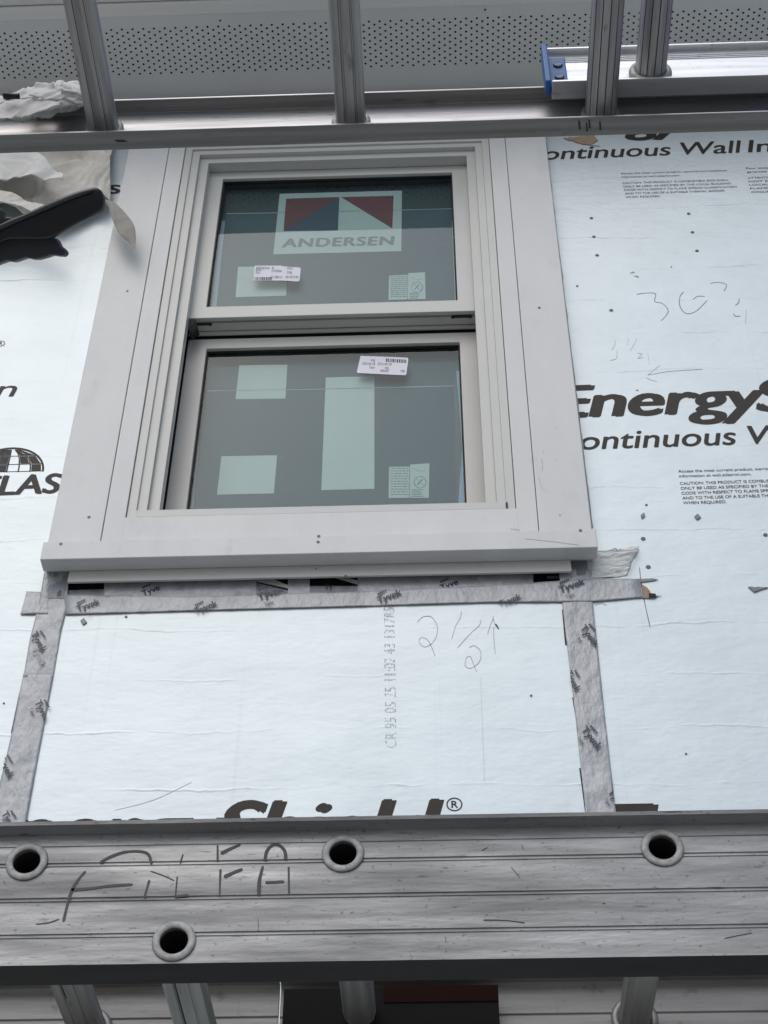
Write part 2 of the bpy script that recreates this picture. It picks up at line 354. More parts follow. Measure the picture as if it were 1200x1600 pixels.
# big brand print: three courses
for (x0, zb, sl) in ((.290, 4.2235, .004), (-.841, 3.121, -.003), (.3050, 3.097, 0), (.262, 5.350, .004)):
    word('Energy', x0-.014, x0+.444, zb, .104, .26, .034, slope=sl, sp=.97); word('Shield', x0+.440, x0+.818, zb+sl, .104, .26, .034, slope=sl, sp=.97)
for (x0, zb) in ((.2655, 4.118), (.257, 5.2375), (-2.03, 4.118)):
    word('Continuous', x0, x0+.398, zb, .057, .22, .014, slope=.005)
    word('Wall', x0+.421, x0+.583, zb+.0054, .057, .22, .014, slope=.002)
    word('Insulation', x0+.608, x0+.968, zb+.0074, .057, .22, .014, slope=.004)
def registered(cx, cz, r):
    mb = MB(); a = []
    k = 28; v = []
    for i in range(k):
        t = 2*math.pi*i/k; v += [(cx+r*math.cos(t), P-.0004, cz+r*math.sin(t)), (cx+r*.84*math.cos(t), P-.0004, cz+r*.84*math.sin(t))]
    mb.add(v, [(2*i+1, 2*i, (2*i+2) % (2*k), (2*i+3) % (2*k)) for i in range(k)])
    mb.text('R', P, (cx-r*.36, cz-r*.48), (r*.78, 0), (0, r*.98), bold=.02); mb.build('registered_mark', INK, wall)
registered(*PY(710, 1257, W), .0145); registered(*PY(1, 537, W), .0105)
# left wall: end of a word, globe emblem and maker's name
x, z = PY(0, 620, W)
MB().text('n', P, (x-.012, z), (.042, .0), (0, .055), shear=.22, bold=.006).build('printed_word', INK, wall)
x0, zb = PY(-84, 777, W); x1, _ = PY(89, 772, W); _, zt = PY(20, 742, W)
word('ATLAS', x0, x1, zb, zt-zb-.006, .06, .034, slope=.006)
# globe: dark patches between pale meridians
cx, cz = PY(10, 738, W); gr = (PY(66, 735, W)[0]-cx)
mb = MB()
def gp(u, v):      # u -1..1 across, v 0..1 upward
    hx = math.sqrt(max(0, 1-v*v)); return (cx+gr*u*hx, cz+gr*.93*v)
lats = [0.02, .30, .36, .66, .72, .97]
for a in range(0, 6, 2):
    for b in range(-3, 3):
        u0, u1 = b/3+.03, (b+1)/3-.03
        if (a, b) in ((0, 1), (2, 0), (0, 0), (4, 0), (0, -2)): continue
        n = 6
        bot = [gp(u0+(u1-u0)*i/n, lats[a]) for i in range(n+1)]; top = [gp(u0+(u1-u0)*i/n, lats[a+1]) for i in range(n+1)]
        mb.slab(bot+top[::-1], P, .0004)
n = 30; o1 = [gp2 for gp2 in [(cx+gr*1.05*math.cos(math.pi*i/n), cz+gr*1.0*math.sin(math.pi*i/n)) for i in range(n+1)]]
o2 = [(cx+gr*.99*math.cos(math.pi*i/n), cz+gr*.93*math.sin(math.pi*i/n)) for i in range(n+1)]
for i in range(n): mb.slab([o1[i], o1[i+1], o2[i+1], o2[i]], P, .0004)
for u in (-.66, -.33, 0, .33, .66):
    for i in range(6):
        a = gp(u-.02, i/6.2); b = gp(u+.02, i/6.2); c = gp(u+.02, (i+1)/6.2); d = gp(u-.02, (i+1)/6.2); mb.slab([a, b, c, d], P, .0004)
for v in (0.02, .33, .69):
    n = 12
    for i in range(n): mb.slab([gp(-1+2*i/n, v-.012), gp(-1+2*(i+1)/n, v-.012), gp(-1+2*(i+1)/n, v+.012), gp(-1+2*i/n, v+.012)], P, .0003)
mb.build('globe_emblem', INK, wall)
MB().ptext('s', P, (170, 303), (187, 302), (172, 283), bold=.02).build('printed_word', INK, wall)
# small print blocks
def block(px, py, lines, right, dy, caps, bold=.012):
    mb = MB()
    for i, (t, wd) in enumerate(lines):
        x, y = px+i*1.3, py+i*dy+(4 if i > 1 else 0)
        a = PY(x, y, P); b = PY(x+wd, y-wd*.030, P)
        mb.text(t, P, a, (b[0]-a[0], b[1]-a[1]), (0, caps), bold=bold)
    mb.build('printed_small_text', INK, wall)
EN = [('Access the most current product, warranty and installation', 166), ('information at wall.atlasrwi.com.', 92), ('CAUTION: THIS PRODUCT IS COMBUSTIBLE AND SHALL', 166),
      ('ONLY BE USED AS SPECIFIED BY THE LOCAL BUILDING', 168), ('CODE WITH RESPECT TO FLAME SPREAD CLASSIFICATION', 176), ('AND TO THE USE OF A SUITABLE THERMAL BARRIER', 156), ('WHEN REQUIRED.', 55)]
FR = [('Pour obtenir les renseignements', 110), ('garanties et installation', 80), ('ATTENTION: CE PRODUIT', 90), ('NOIT ETRE UTILISE', 80), ('LOCAL EN CE QUI', 80), ('FLAMME ET A UN', 80), ('ADEQUAT.', 34)]
block(970, 272.5, EN, 0, 5.5, .0078, .0)
block(1166, 264.5, FR, 0, 5.5, .0078, .0)
block(1060, 738.5, [(a, b*1.23) for a, b in EN], 0, 7.6, .0082, .002)
# dot-matrix date code running up the board
mb = MB(); a = Vector(PY(620, 1168, P)); b = Vector(PY(616, 948, P)); c = Vector(PY(602, 1168, P))
vs, fs = glyphs('CR 95 05 25 11:02 43 1317R5', .0, 1.05); x0 = min(v[0] for v in vs); x1 = max(v[0] for v in vs)
# each character printed as rows of small dots
def inside(px, py, tris):
    for t in tris:
        s1 = [(t[i-1][0]-px)*(t[i][1]-py)-(t[i][0]-px)*(t[i-1][1]-py) for i in range(len(t))]
        if all(q >= 0 for q in s1) or all(q <= 0 for q in s1): return True
    return False
tris = [[vs[i] for i in f] for f in fs]
nx, nz_ = 150, 7
for j in range(nz_):
    for i in range(nx):
        gx = x0+(x1-x0)*(i+.5)/nx; gy = CAP*(j+.5)/nz_
        cand = [t for t in tris if min(p[0] for p in t) <= gx+.03 and max(p[0] for p in t) >= gx-.03]
        if inside(gx, gy, cand) or inside(gx+.03, gy, cand):
            if random.random() < .12: continue
            q = a+(b-a)*((gx-x0)/(x1-x0))+(c-a)*(gy/CAP)
            mb.disc((q.x+random.uniform(-.0005, .0005), q.y), .0010, P, .0004, k=5)
mb.build('date_code', PALEINK, wall)
# pencil marks
for nm, strokes, wd, mt in (
    ('pencil_mark', [[(652, 972), (661, 964), (674, 964), (683, 978), (682, 994), (676, 1004)], [(676, 1005), (664, 1011), (655, 1004), (657, 997), (666, 998), (673, 1008), (680, 1025)]], .0011, PENCIL),
    ('pencil_mark', [[(721, 955), (719, 966), (712, 978), (706, 998)], [(751, 968), (749, 977), (735, 990), (715, 1012)], [(733, 1012), (741, 1009), (751, 1018), (749, 1034), (736, 1044), (727, 1040), (729, 1028), (735, 1026), (740, 1038), (745, 1050)]], .0011, PENCIL),
    ('pencil_mark', [[(770, 962), (772, 972), (775, 979)], [(771, 966), (765, 980), (762, 991)], [(771, 980), (772, 1004), (774, 1022)]], .0011, PENCIL),
    ('pencil_mark', [[(774, 975), (777, 979), (779, 983)]], .0034, MARKER),
    ('handwritten_number', [[(995, 460), (1008, 458), (1024, 459), (1023, 471), (1035, 474), (1044, 485), (1040, 494), (1033, 501)],
                            [(1068, 456), (1062, 465), (1063, 480), (1073, 490), (1088, 486), (1105, 469)], [(1083, 468), (1090, 463), (1101, 463)]], .0015, GRAPHITE),
    ('handwritten_number', [[(1110, 443), (1122, 441), (1135, 445), (1131, 455)], [(1155, 466), (1154, 473), (1149, 477)], [(1146, 490), (1149, 494), (1157, 494)], [(1166, 484), (1165, 506)]], .0015, GRAPHITE),
    ('handwritten_fraction', [[(962, 531), (960, 541), (956, 546)], [(964, 548), (963, 560), (953, 563)], [(982, 528), (980, 540)], [(995, 530), (985, 548)], [(996, 552), (1003, 553), (997, 560), (1005, 558)], [(1012, 551), (1015, 570)]], .0010, PENCIL),
    ('pencil_arrow', [[(1031, 571), (1012, 586)], [(1012, 586), (1050, 580), (1098, 577)], [(1010, 590), (1018, 594), (1026, 596)]], .0010, PENCIL),
    ('knife_cut', [[(999, 886), (1004, 925), (1016, 981)]], .0014, INK),
    ('knife_cut', [[(800-.0, 968), (800, 968.5)], [(751, 1060), (757, 1220)]], .0007, PENCIL),
    ('scratch', [[(928, 946), (940, 943), (948, 946)]], .0010, PENCIL), ('scratch', [[(180, 1266), (240, 1250), (300, 1222)]], .0005, PALEINK)):
    mb = MB()
    for s_ in strokes: mb.stroke(s_, P, wd)
    mb.build(nm, mt, wall)
# fasteners and small dents in the foil
for (x, y, r) in ((924, 341, 3), (928, 370, 3), (933, 399, 3.2), (1076, 334, 3), (1082, 363, 3), (1089, 392, 3), (902, 447, 2), (955, 485, 3.2), (1049, 417, 1.2),
               (1010, 789, 1.8), (1005, 842, 3.4), (1013, 886, 3.4), (1196, 836, 3.2), (830, 1087, 1.6), (197, 964, 2), (1004, 806, 2.4), (1072, 1178, 1.4), (6, 1099, 1.4), (936, 1064, 1.2)):
    a = PY(x, y, P); MB().disc(a, r/F*3.35, P, .0012, sx=1.1).build('fastener_head', HEAD, wall)
def rough_poly(px, jit=0, k=1):
    out = []
    for i, (x, y) in enumerate(px):
        nx_, ny_ = px[(i+1) % len(px)]; L = math.hypot(nx_-x, ny_-y); m_ = max(1, int(L/5)) if jit else 1
        for j in range(m_):
            t = j/m_; out.append((x+(nx_-x)*t+random.uniform(-jit, jit)*(j > 0), y+(ny_-y)*t+random.uniform(-jit, jit)*(j > 0)))
    return out
for px in ([(1001, 806), (1006, 802), (1008, 807), (1003, 811)], [(1085, 808), (1090, 804), (1095, 809), (1089, 813)], [(1169, 918), (1200, 919), (1178, 926)], [(126, 971), (131, 967), (136, 973), (130, 977)]):
    MB().pslab(rough_poly(px, .8), P, .003).build('torn_dent', TAPEDK, wall)
for px in ([(984, 427), (990, 424), (992, 426)], [(990, 431), (997, 431), (998, 434)], [(993, 610), (996, 608), (998, 611)]): MB().pslab(px, P, .0006).build('dent', PENCIL, wall)
# dark printed lines beside the tape
for px in ([(878, 953), (881, 953), (886, 1008), (883, 1008)], [(30, 1083), (33, 1083), (20, 1145), (17, 1145)], [(3, 1212), (6, 1212), (0, 1240), (-4, 1240)], [(894, 1090), (895.5, 1090), (903, 1130), (901, 1130)], [(905, 1200), (907, 1200), (917, 1268), (914, 1268)]):
    MB().pslab(px, P-.0001, .0004).build('printed_line', INK, wall)

# flashing tape
def tape_mesh(pl, pr, Y, name='flashing_tape', mt=TAPE, amp=.0018, seed=0, th=.0008):
    """strip between the photo polylines pl (left/top edge) and pr (right/bottom edge), wrinkled"""
    nu, nv = 60, 12; v = []
    def at(pts, t):
        L = [0]
        for i in range(1, len(pts)): L.append(L[-1]+math.hypot(pts[i][0]-pts[i-1][0], pts[i][1]-pts[i-1][1]))
        q = t*L[-1]
        for i in range(1, len(pts)):
            if q <= L[i]+1e-9:
                k = (q-L[i-1])/(L[i]-L[i-1]); return pts[i-1][0]+(pts[i][0]-pts[i-1][0])*k, pts[i-1][1]+(pts[i][1]-pts[i-1][1])*k
        return pts[-1]
    for i in range(nu+1):
        a = at(pl, i/nu); b = at(pr, i/nu)
        for j in range(nv+1):
            t = j/nv; x, z = PY(a[0]+(b[0]-a[0])*t, a[1]+(b[1]-a[1])*t, Y)
            q = Vector((x*22+seed, seed*3, z*9)); h = 1-abs(noise.noise(q))*2.2
            h2 = 1-abs(noise.noise(q*3.1+Vector((5, 0, 0))))*2
            v.append((x, Y-th-amp*max(0, h)-amp*.5*max(0, h2), z))
    fs = [(i*(nv+1)+j, i*(nv+1)+j+1, (i+1)*(nv+1)+j+1, (i+1)*(nv+1)+j) for i in range(nu) for j in range(nv)]
    a, b, c = [Vector(v[k]) for k in fs[0][:3]]
    if (b-a).cross(c-a).y > 0: fs = [f[::-1] for f in fs]
    o = MB().add(v, fs, 0, True).build(name, mt, wall)
    s_ = o.modifiers.new('thickness', 'SOLIDIFY'); s_.thickness = .0006; s_.offset = -1
    return o
T = W-.0002
tl = tape_mesh([(70, 893), (62, 940), (47, 1000), (37, 1058)], [(108, 893), (105, 950), (96, 985), (83, 1060)], T, seed=1)
tl2 = tape_mesh([(37, 1052), (18, 1150), (-25, 1330), (-45, 1420)], [(84, 1052), (62, 1170), (40, 1290), (18, 1420)], T-.0010, seed=2)
tr = tape_mesh([(873, 890), (880, 960), (898, 1110), (915, 1270), (934, 1430)], [(921, 890), (928, 960), (944, 1110), (962, 1270), (982, 1430)], T, seed=3)
th_ = tape_mesh([(100, 930), (300, 933), (560, 925), (760, 916), (925, 905), (1000, 905)], [(103, 961), (300, 955), (560, 948), (760, 942), (925, 941), (1003, 934)], T-.0012, seed=4, amp=.0014)
tape_mesh([(42, 925), (75, 926)], [(32, 961), (75, 960)], T-.0005, seed=5)
for px in ([(1000, 905), (1020, 904), (1029, 906), (1010, 909), (1000, 910)], [(1003, 930), (1016, 931), (1034, 931), (1012, 935), (1003, 935)]):
    MB().pslab(px, T-.0012, .001).build('tape_shred', TAPEDK, wall)
MB().pslab(rough_poly([(1003, 914), (1011, 919), (1016, 925), (1014, 932), (1005, 935)], .8), T-.0005, .002).build('exposed_foam', FOAM, wall)
MB().pslab([(1014, 927), (1024, 928), (1026, 933), (1014, 934)], T-.003, .001).build('torn_dent', CAVITY, wall)
MB().pslab(rough_poly([(880, 216), (928, 212), (934, 220), (924, 228), (905, 224)], 1), T-.0005, .002).build('exposed_foam', FOAM, wall)
MB().pslab(rough_poly([(924, 228), (935, 221), (937, 229)], .6), T-.0007, .002).build('torn_foil', TORN, wall)
# torn facer flap right of the sill: crumpled sheet
v = []; nu, nv = 26, 14
tp = [(925, 862), (945, 862), (965, 860), (985, 857), (999, 858)]; bt = [(925, 903), (945, 903), (965, 902), (980, 899), (986, 878)]
def lerpl(p, t):
    q = t*(len(p)-1); i = min(int(q), len(p)-2); k = q-i; return p[i][0]+(p[i+1][0]-p[i][0])*k, p[i][1]+(p[i+1][1]-p[i][1])*k
for i in range(nu+1):
    a = lerpl(tp, i/nu); b = lerpl(bt, i/nu); jt = random.uniform(-1.2, 1.2)
    for j in range(nv+1):
        t = j/nv; x, z = PY(a[0]+(b[0]-a[0])*t, a[1]+jt*(j == 0)+(b[1]-a[1])*t, W)
        v.append((x, W-.001-.006*abs(noise.noise(Vector((x*30, 1, z*70))))-.012*max(0, i/nu-.5)*(1-t), z))
MB().add(v, [(i*(nv+1)+j, i*(nv+1)+j+1, (i+1)*(nv+1)+j+1, (i+1)*(nv+1)+j)[::-1] for i in range(nu) for j in range(nv)]).build('torn_foil_flap', TORN, wall)
mb = MB(); mb.stroke([(925, 861), (950, 861), (962, 857), (965, 861), (985, 860), (999, 858)], W-.012, .0022); mb.stroke([(960, 885), (975, 883), (988, 876), (993, 866), (999, 859)], W-.013, .0022)
mb.stroke([(985, 878), (985, 888), (976, 901)], W-.010, .0016); mb.build('torn_edge', TAPEDK, wall)

# ledge under the window: grey flashed strips with openings between
L_ = W+.002
mb = MB(); mb.pslab([(60, 870), (1000, 860), (1000, 945), (60, 960)], W+.028, .001); mb.build('opening_cavity', CAVITY, wall)
for px in ([(163, 890), (401, 885), (401, 945), (163, 952)], [(450, 880), (484, 880), (484, 945), (450, 945)], [(559, 878), (833, 872), (833, 935), (559, 945)]):
    MB().pslab(px, L_+.003, .003).build('flashing_strip', TAPE, wall)
for px in ([(100, 924), (163, 922), (163, 950), (100, 955)], [(401, 912), (450, 924), (450, 945), (401, 945)], [(484, 917), (559, 917), (559, 945), (484, 945)], [(833, 917), (885, 909), (885, 935), (833, 945)]):
    MB().pslab(px, L_+.004, .003).build('membrane_strip', TAPEDK, wall)
for px in ([(401, 905), (425, 905), (450, 915), (450, 920), (401, 909)], [(500, 900), (520, 902), (560, 914), (560, 908), (520, 898)]):
    MB().pslab(px, L_+.002, .002).build('flashing_strip', FRAME, wall)
MB().pslab([(104, 885), (75, 885), (72, 935), (104, 935)], T-.0015, .001).build('membrane_strip', TAPEDK, wall)
MB().pslab([(893, 875), (917, 873), (919, 897), (893, 902)], T-.0016, .001).build('membrane_strip', TAPEDK, wall)
for px in ([(854, 901), (878, 900), (878, 904), (855, 905)],): MB().pslab(px, W+.02, .002).build('flashing_strip', TAPEDK, wall)
# Tyvek print on the tape
def tyvek(x, y, dx, dy, s, Y, parts=('logo', 'word', 'tape'), string='Tyvek', mt=TPRINT, clip=None):
    """x,y = baseline start in the photo; (dx,dy) = direction over the word's length in px, s = cap height px (perpendicular)"""
    L = math.hypot(dx, dy); ux, uy = dx/L, dy/L; px_, py_ = uy, -ux
    if py_ > 0: px_, py_ = -px_, -py_
    mb = MB(); cl = None
    if clip:
        cl = [PY(*p, Y) for p in clip]
        if sum(cl[i-1][0]*cl[i][1]-cl[i][0]*cl[i-1][1] for i in range(len(cl))) < 0: cl = cl[::-1]
    mb.ptext(string, Y, (x, y), (x+dx*len(string)/5, y+dy*len(string)/5), (x+px_*s, y+py_*s), bold=.03, clip=cl)
    if 'tape' in parts:
        o = (x+ux*L*.12-px_*s*1.15, y+uy*L*.12-py_*s*1.15); mb.ptext('Tape', Y, o, (o[0]+dx*.36, o[1]+dy*.36), (o[0]+px_*s*.5, o[1]+py_*s*.5), clip=cl)
    if 'logo' in parts:
        c = (x+ux*L*.28+px_*s*1.45, y+uy*L*.28+py_*s*1.45)
        for k in range(5):
            a = [(c[0]+ux*q*L*.2+px_*(s*.3*h), c[1]+uy*q*L*.2+py_*(s*.3*h)) for q, h in ((-1+.4*k+.05, -.5+.1*k), (-1+.4*k+.33, -.6+.1*k), (-1+.4*k+.4, .5+.1*k), (-1+.4*k+.1, .5))]
            mb.pslab(a, Y, .0003)
    return mb.build('tape_lettering', mt, wall)
Z = T-.0066
HT = [(76, 934), (1002, 903), (1003, 936), (560, 949.5), (103, 961)]
LT = [(63, 930), (47, 1000), (37, 1058), (83, 1060), (103, 955)]; LB = [(37, 1052), (-25, 1330), (35, 1330), (83, 1052)]; RT = [(877, 935), (918, 1290), (964, 1290), (926, 935)]
tyvek(122, 956, 34, -13, 9, T-.0058, clip=HT); tyvek(224, 932, 33, -13, 9, L_-.0003, string='Tyve'); tyvek(405, 938, 39, -14, 10, T-.0058, clip=HT); tyvek(592, 943, 36, -14, 10, T-.0058, clip=HT)
tyvek(690, 923, 33, -13, 9, L_-.0003, string='Tyve'); tyvek(782, 948, 33, -13, 9, T-.0058, parts=(), clip=HT); tyvek(876, 926, 38, -14, 10, T-.0058, clip=HT); tyvek(306, 959, 34, -13, 9, T-.0058, parts=('logo',), clip=HT)
tyvek(508, 922, 30, -8, 8, L_-.0003, parts=('tape',), string='Ty')
tyvek(48, 991, 17, 29, 11, Z+.001, parts=('logo',), clip=LT); tyvek(50, 1012, 14, 29, 9, Z+.001, parts=(), mt=PALEINK, clip=LT); tyvek(54, 1098, 17, 31, 11, Z, clip=LB); tyvek(-4, 1184, 17, 33, 11, Z, parts=('logo',), clip=LB); tyvek(2, 1272, 18, 30, 11, Z, clip=LB)
tyvek(906, 982, 24, 30, 11, Z+.001, clip=RT); tyvek(883, 1052, 16, 30, 11, Z+.001, parts=('logo',), clip=RT); tyvek(908, 1141, 26, 32, 11, Z+.001, clip=RT); tyvek(950, 1238, 24, 30, 11, Z+.001, parts=('tape',), clip=RT)
tyvek(88, 926, 10, 14, 7, T-.0040, parts=(), string='Ty')

# ------------------------------------------------------------------ window trim (pvc boards)
trim = thing('window_trim', (-.237, D, 3.75), 'light grey PVC casing boards and projecting sill nailed around the double hung window', 'window trim')
for x0, x1 in ((-.800, -.6905), (.2195, .3275)):
    MB().box(x0, x1, D, W-.0004, 3.79, 5.42).build('casing_board', PVC, trim, bevel=.0015)
for x0, x1 in ((-.6893, -.6463), (.1760, .2183)):
    MB().box(x0, x1, D+.0012, W+.03, 3.79, 5.42).build('casing_strip', PVC, trim, bevel=.0012)
MB().box(-.8005, .3275, D-.004, W-.0004, 5.4215, 5.53).build('head_board', PVC, trim, bevel=.0015)
MB().box(-.8010, .3320, 2.375, 2.4120, 3.7780, 3.8268).build('sill_board', PVC, trim, bevel=.0015)
MB().box(-.7475, .2790, 2.4125, 2.4185, 3.7485, 3.7900).build('apron_strip', FRAME, trim, bevel=.001)
for (x, y, Y, r) in ((199, 455, D, 2.2), (139, 808, D, 2.6), (842.5, 481, D, 2.6), (875, 805, D, 1.0), (95, 850, 2.375, 2.6), (907, 829, 2.375, 2.6), (498, 838, 2.375, 2.6), (497, 847, 2.375, 2.6), (540, 900.5, 2.4125, 2.4), (494, 889, 2.4125, 1.2)):
    MB().disc(PY(x, y, Y), r/F*3.35, Y, .0008).build('nail_head', HEAD, trim)

# dark strip painting the shadowed ragged gap between the right casing board and the foil, and scuffs on the boards
e_ = [(852+(925-852)*i/60, 222+(824-222)*i/60) for i in range(61)]
MB().pslab([(x-3, y) for x, y in e_]+[(x+1.2+1.6*max(0, noise.noise(Vector((y*.05, 0, 0)))+.2), y) for x, y in e_[::-1]], P-.0002, .0015).build('ragged_gap_shade', TAPEDK, wall)
for l in ([(846, 716), (848, 728), (847, 736)], [(850, 703), (849, 710)], [(842, 745), (846, 762)], [(797, 826), (812, 828)], [(868, 716), (869, 719)]):
    MB().stroke(l, D, .0016, .0003).build('scuff', PENCIL, trim)
MB().stroke([(820, 842), (860, 846), (905, 852)], 2.375, .0018, .0003).build('scuff', PENCIL, trim)

# ------------------------------------------------------------------ the window
win = thing('double_hung_window', (-.235, 2.42, 3.86), 'pale grey double hung window with protective film and stickers still on both panes', 'window')
C0 = -.2352
x0, x1 = -.6452, .1748
MB().ring(x0, x1, 3.9195, 5.325, -.6262, .1558, 3.9420, 5.302, 2.4060, 2.56).build('outer_frame', FRAME, win, bevel=.0012)
MB().ring(-.6260, .1556, 3.9422, 5.3018, -.6058, .1370, 3.9424, 5.2834, 2.4115, 2.4535).build('frame_step', FRAME, win, bevel=.0012)
MB().ring(-.6056, .1368, 3.9426, 5.2832, -.5818, .1139, 3.9428, 5.2605, 2.4240, 2.4535).build('frame_step', FRAME, win, bevel=.0012)
MB().box(-.6475, .1778, 2.4010, 2.52, 3.8330, 3.9172).build('sill_panel', PVC, win, bevel=.0012)
MB().box(-.6255, .1552, 2.4030, 2.56, 3.9176, 3.9392).build('sill_nose', FRAME, win, bevel=.002)
MB().box(.1556, .1585, 2.4035, 2.41, 3.9200, 3.9385).build('end_gap', BLACKV, win)
# side tracks beside the lower sash
MB().box(-.6255, -.5900, 2.535, 2.56, 3.94, 5.30).build('jamb_track', BLACKV, win)
MB().box(-.6255, -.6060, 2.454, 2.535, 3.94, 4.64).build('jamb_liner', SASH, win)
MB().box(.1230, .1552, 2.500, 2.56, 3.94, 4.64).build('jamb_liner', SASH, win)

def sash(label, xs, z0, z1, X0, X1, Z0, Z1, Yf, Yg, mt):
    o = MB().ring(xs[0], xs[1], z0, z1, X0, X1, Z0, Z1, Yf, Yf+.042).build('sash', mt, win, bevel=.0015, label=label)
    # glazing bead
    MB().ring(X0+.0002, X1-.0002, Z0+.0002, Z1-.0002, X0+.0035, X1-.0035, Z0+.0035, Z1-.0035, Yg-.006, Yg+.020).build('glazing_bead', BLACKV, o)
    MB().box(X0+.0036, X1-.0036, Yg-.0015, Yg+.0015, Z0+.0036, Z1-.0036).build('pane', GLASS, o)
    MB().box(X0+.0036, X1-.0036, Yg+.019, Yg+.022, Z0+.0036, Z1-.0036).build('inner_pane', INNER, o)
    return o
US = sash('upper sash', (-.5890, .1186), 4.6395, 5.275, -.5440, .0740, 4.6830, 5.2300, 2.4550, 2.470, FRAME)
LS = sash('lower sash', (-.5890, .1186), 3.975, 4.6190, -.5415, .0760, 4.020, 4.5830, 2.5050, 2.520, SASH)
MB().box(-.5890, .1186, 2.512, 2.54, 4.6195, 4.66).build('lock_rail', BLACKV, win)
MB().box(-.5885, .1180, 2.4980, 2.5035, 4.6290, 4.640).build('check_rail_lip', FRAME, win)
mb = MB(); mb.box(-.5885, .1180, 2.466, 2.470, 4.6370, 4.6394); mb.build('weather_groove', DULL, win)
for (x, y) in ((316, 506), (722, 494)):
    X, Yy = PZ(x, y, 4.6385); mb = MB()
    mb.box(X-.022, X+.020, Yy-.004, Yy+.004, 4.6365, 4.6394)
    for k in (-.022, .02): mb.add([(X+k+.005*math.cos(t*.785), Yy+.006*math.sin(t*.785), 4.6360) for t in range(8)], [tuple(range(8))])
    mb.build('latch', BLACKV, win)
mb = MB(); mb.add([(-.5795, 2.45, 4.63), (-.566, 2.452, 4.63), (-.562, 2.46, 4.61), (-.572, 2.46, 4.585), (-.5795, 2.45, 4.59), (-.5795, 2.50, 4.61), (-.562, 2.50, 4.63)],
    [(0, 4, 3, 2, 1), (1, 2, 6), (2, 3, 5, 6), (3, 4, 5), (0, 1, 6, 5)]); mb.build('corner_seal', BLACKV, win)

# film and stickers on the inner side of each pane
def film(o, Yg, px):
    YI = Yg+.0185
    MB().pslab(px, YI, .0004).build('protective_film', FILM, o)
    MB().stroke([px[0], ((px[0][0]+px[1][0])/2, (px[0][1]+px[1][1])/2+.7), px[1]], YI-.0005, .0016, m=0, taper=False).build('film_edge', FILMEDGE, o)
film(US, 2.470, [(353, 334), (711, 326), (716, 480), (340, 492)])
film(LS, 2.520, [(324, 611), (709, 603), (712, 800), (306, 806)])
MB().pslab([(324, 575), (712, 566), (709, 602.5), (324, 610.5)], 2.5385, .0003).build('protective_film', FILM, LS)
for o, Yg, px in ((US, 2.47, [(345, 345), (352, 345), (338, 480), (330, 480)]), (US, 2.47, [(706, 345), (712, 345), (718, 475), (711, 475)]), (LS, 2.52, [(713, 580), (719, 580), (732, 790), (716, 790), (722, 700)]), (LS, 2.52, [(317, 575), (321, 575), (302, 795), (296, 795)])):
    MB().pslab(px, Yg+.0160, .0004).build('spacer_strip', SPACER, o)
YU, YL = 2.470+.0180, 2.520+.0180
def q(px, Y, mats, o, name='sticker', label=None, extra=None):
    mb = MB(); mb.pslab(px, Y, .0004)
    if extra: extra(mb, Y-.0005)
    return mb.build(name, mats, o, label=label)
def brand(mb, Y):
    mb.pslab([(447, 310.5), (530, 308), (443, 361)], Y, .0003, 1); mb.pslab([(530.2, 308), (528, 360), (443.2, 361)], Y, .0003, 2)
    mb.pslab([(533, 308), (615, 306), (613, 357)], Y, .0003, 1)
    mb.ptext('ANDERSEN', Y, (441, 386.5), (613.5, 382.5), (444, 373.5), bold=.045, m=3, spacing=1.12)
q([(437, 303), (628, 298), (627, 392.5), (427, 397.5)], YU, [STK, STKRED, STKBLUE, STKGREY], US, 'brand_sticker', 'pale sticker with red and dark blue triangles over lettering', brand)
q([(372, 417), (449, 416), (447, 462), (368, 464.5)], YU, STK, US, label='pale green square')
def info(x, y, w_, h_):
    def f(mb, Y):
        for i in range(11):
            yy = y+4+i*(h_-6)/11; n = 5; xx = x+2.5
            while xx < x+w_*.5-2:
                l_ = random.uniform(2, 7); l_ = min(l_, x+w_*.5-1-xx); mb.pslab([(xx, yy), (xx+l_, yy), (xx+l_, yy+1.3), (xx, yy+1.3)], Y, .0002, 1); xx += l_+1.2
        cx_, cy_, r = x+w_*.77, y+h_*.52, w_*.15
        mb.stroke([(cx_+r*math.cos(t*.5236), cy_+r*.95*math.sin(t*.5236)) for t in range(13)], Y, .0018, .0002, 1, taper=False)
        mb.stroke([(cx_-r*.7, cy_-r*.7), (cx_+r*.7, cy_+r*.7)], Y, .0022, .0002, 1); mb.stroke([(cx_-r*.5, cy_+r*.5), (cx_, cy_-1), (cx_+r*.4, cy_-r*.5)], Y, .003, .0002, 1)
        for i in range(5):
            yy = y+h_*.74+i*2.6; mb.pslab([(x+w_*.56, yy), (x+w_*(.75+.15*random.random()), yy), (x+w_*.8, yy+1), (x+w_*.56, yy+1)], Y, .0002, 1)
        mb.stroke([(x+w_*.57, y+4), (x+w_*.75, y+9), (x+w_*.92, y+8)], Y, .001, .0002, 1)
        mb.pslab([(x+w_*.5, y+1), (x+w_*.515, y+1), (x+w_*.515, y+h_), (x+w_*.5, y+h_)], Y, .0002, 1)
    return f
q([(608, 431), (638, 429.5), (638, 427), (664, 425.5), (665, 467.5), (607, 468.5)], YU, [STK, STKGREY], US, 'warning_label', extra=info(608, 428, 57, 40))
q([(608, 729.5), (641, 729), (641, 726), (671, 724), (670, 778), (607, 778)], YL, [STK, STKGREY], LS, 'warning_label', extra=info(608, 727, 63, 51))
q([(374, 571), (449, 570), (446, 623), (368, 624)], YL, STK, LS, label='pale square at the top')
q([(509, 590), (585, 588), (585, 764), (502, 766)], YL, STK, LS, label='tall pale rectangle')
q([(346, 713), (433, 711.5), (428, 771), (339, 773)], YL, STK, LS, label='pale square at the bottom')
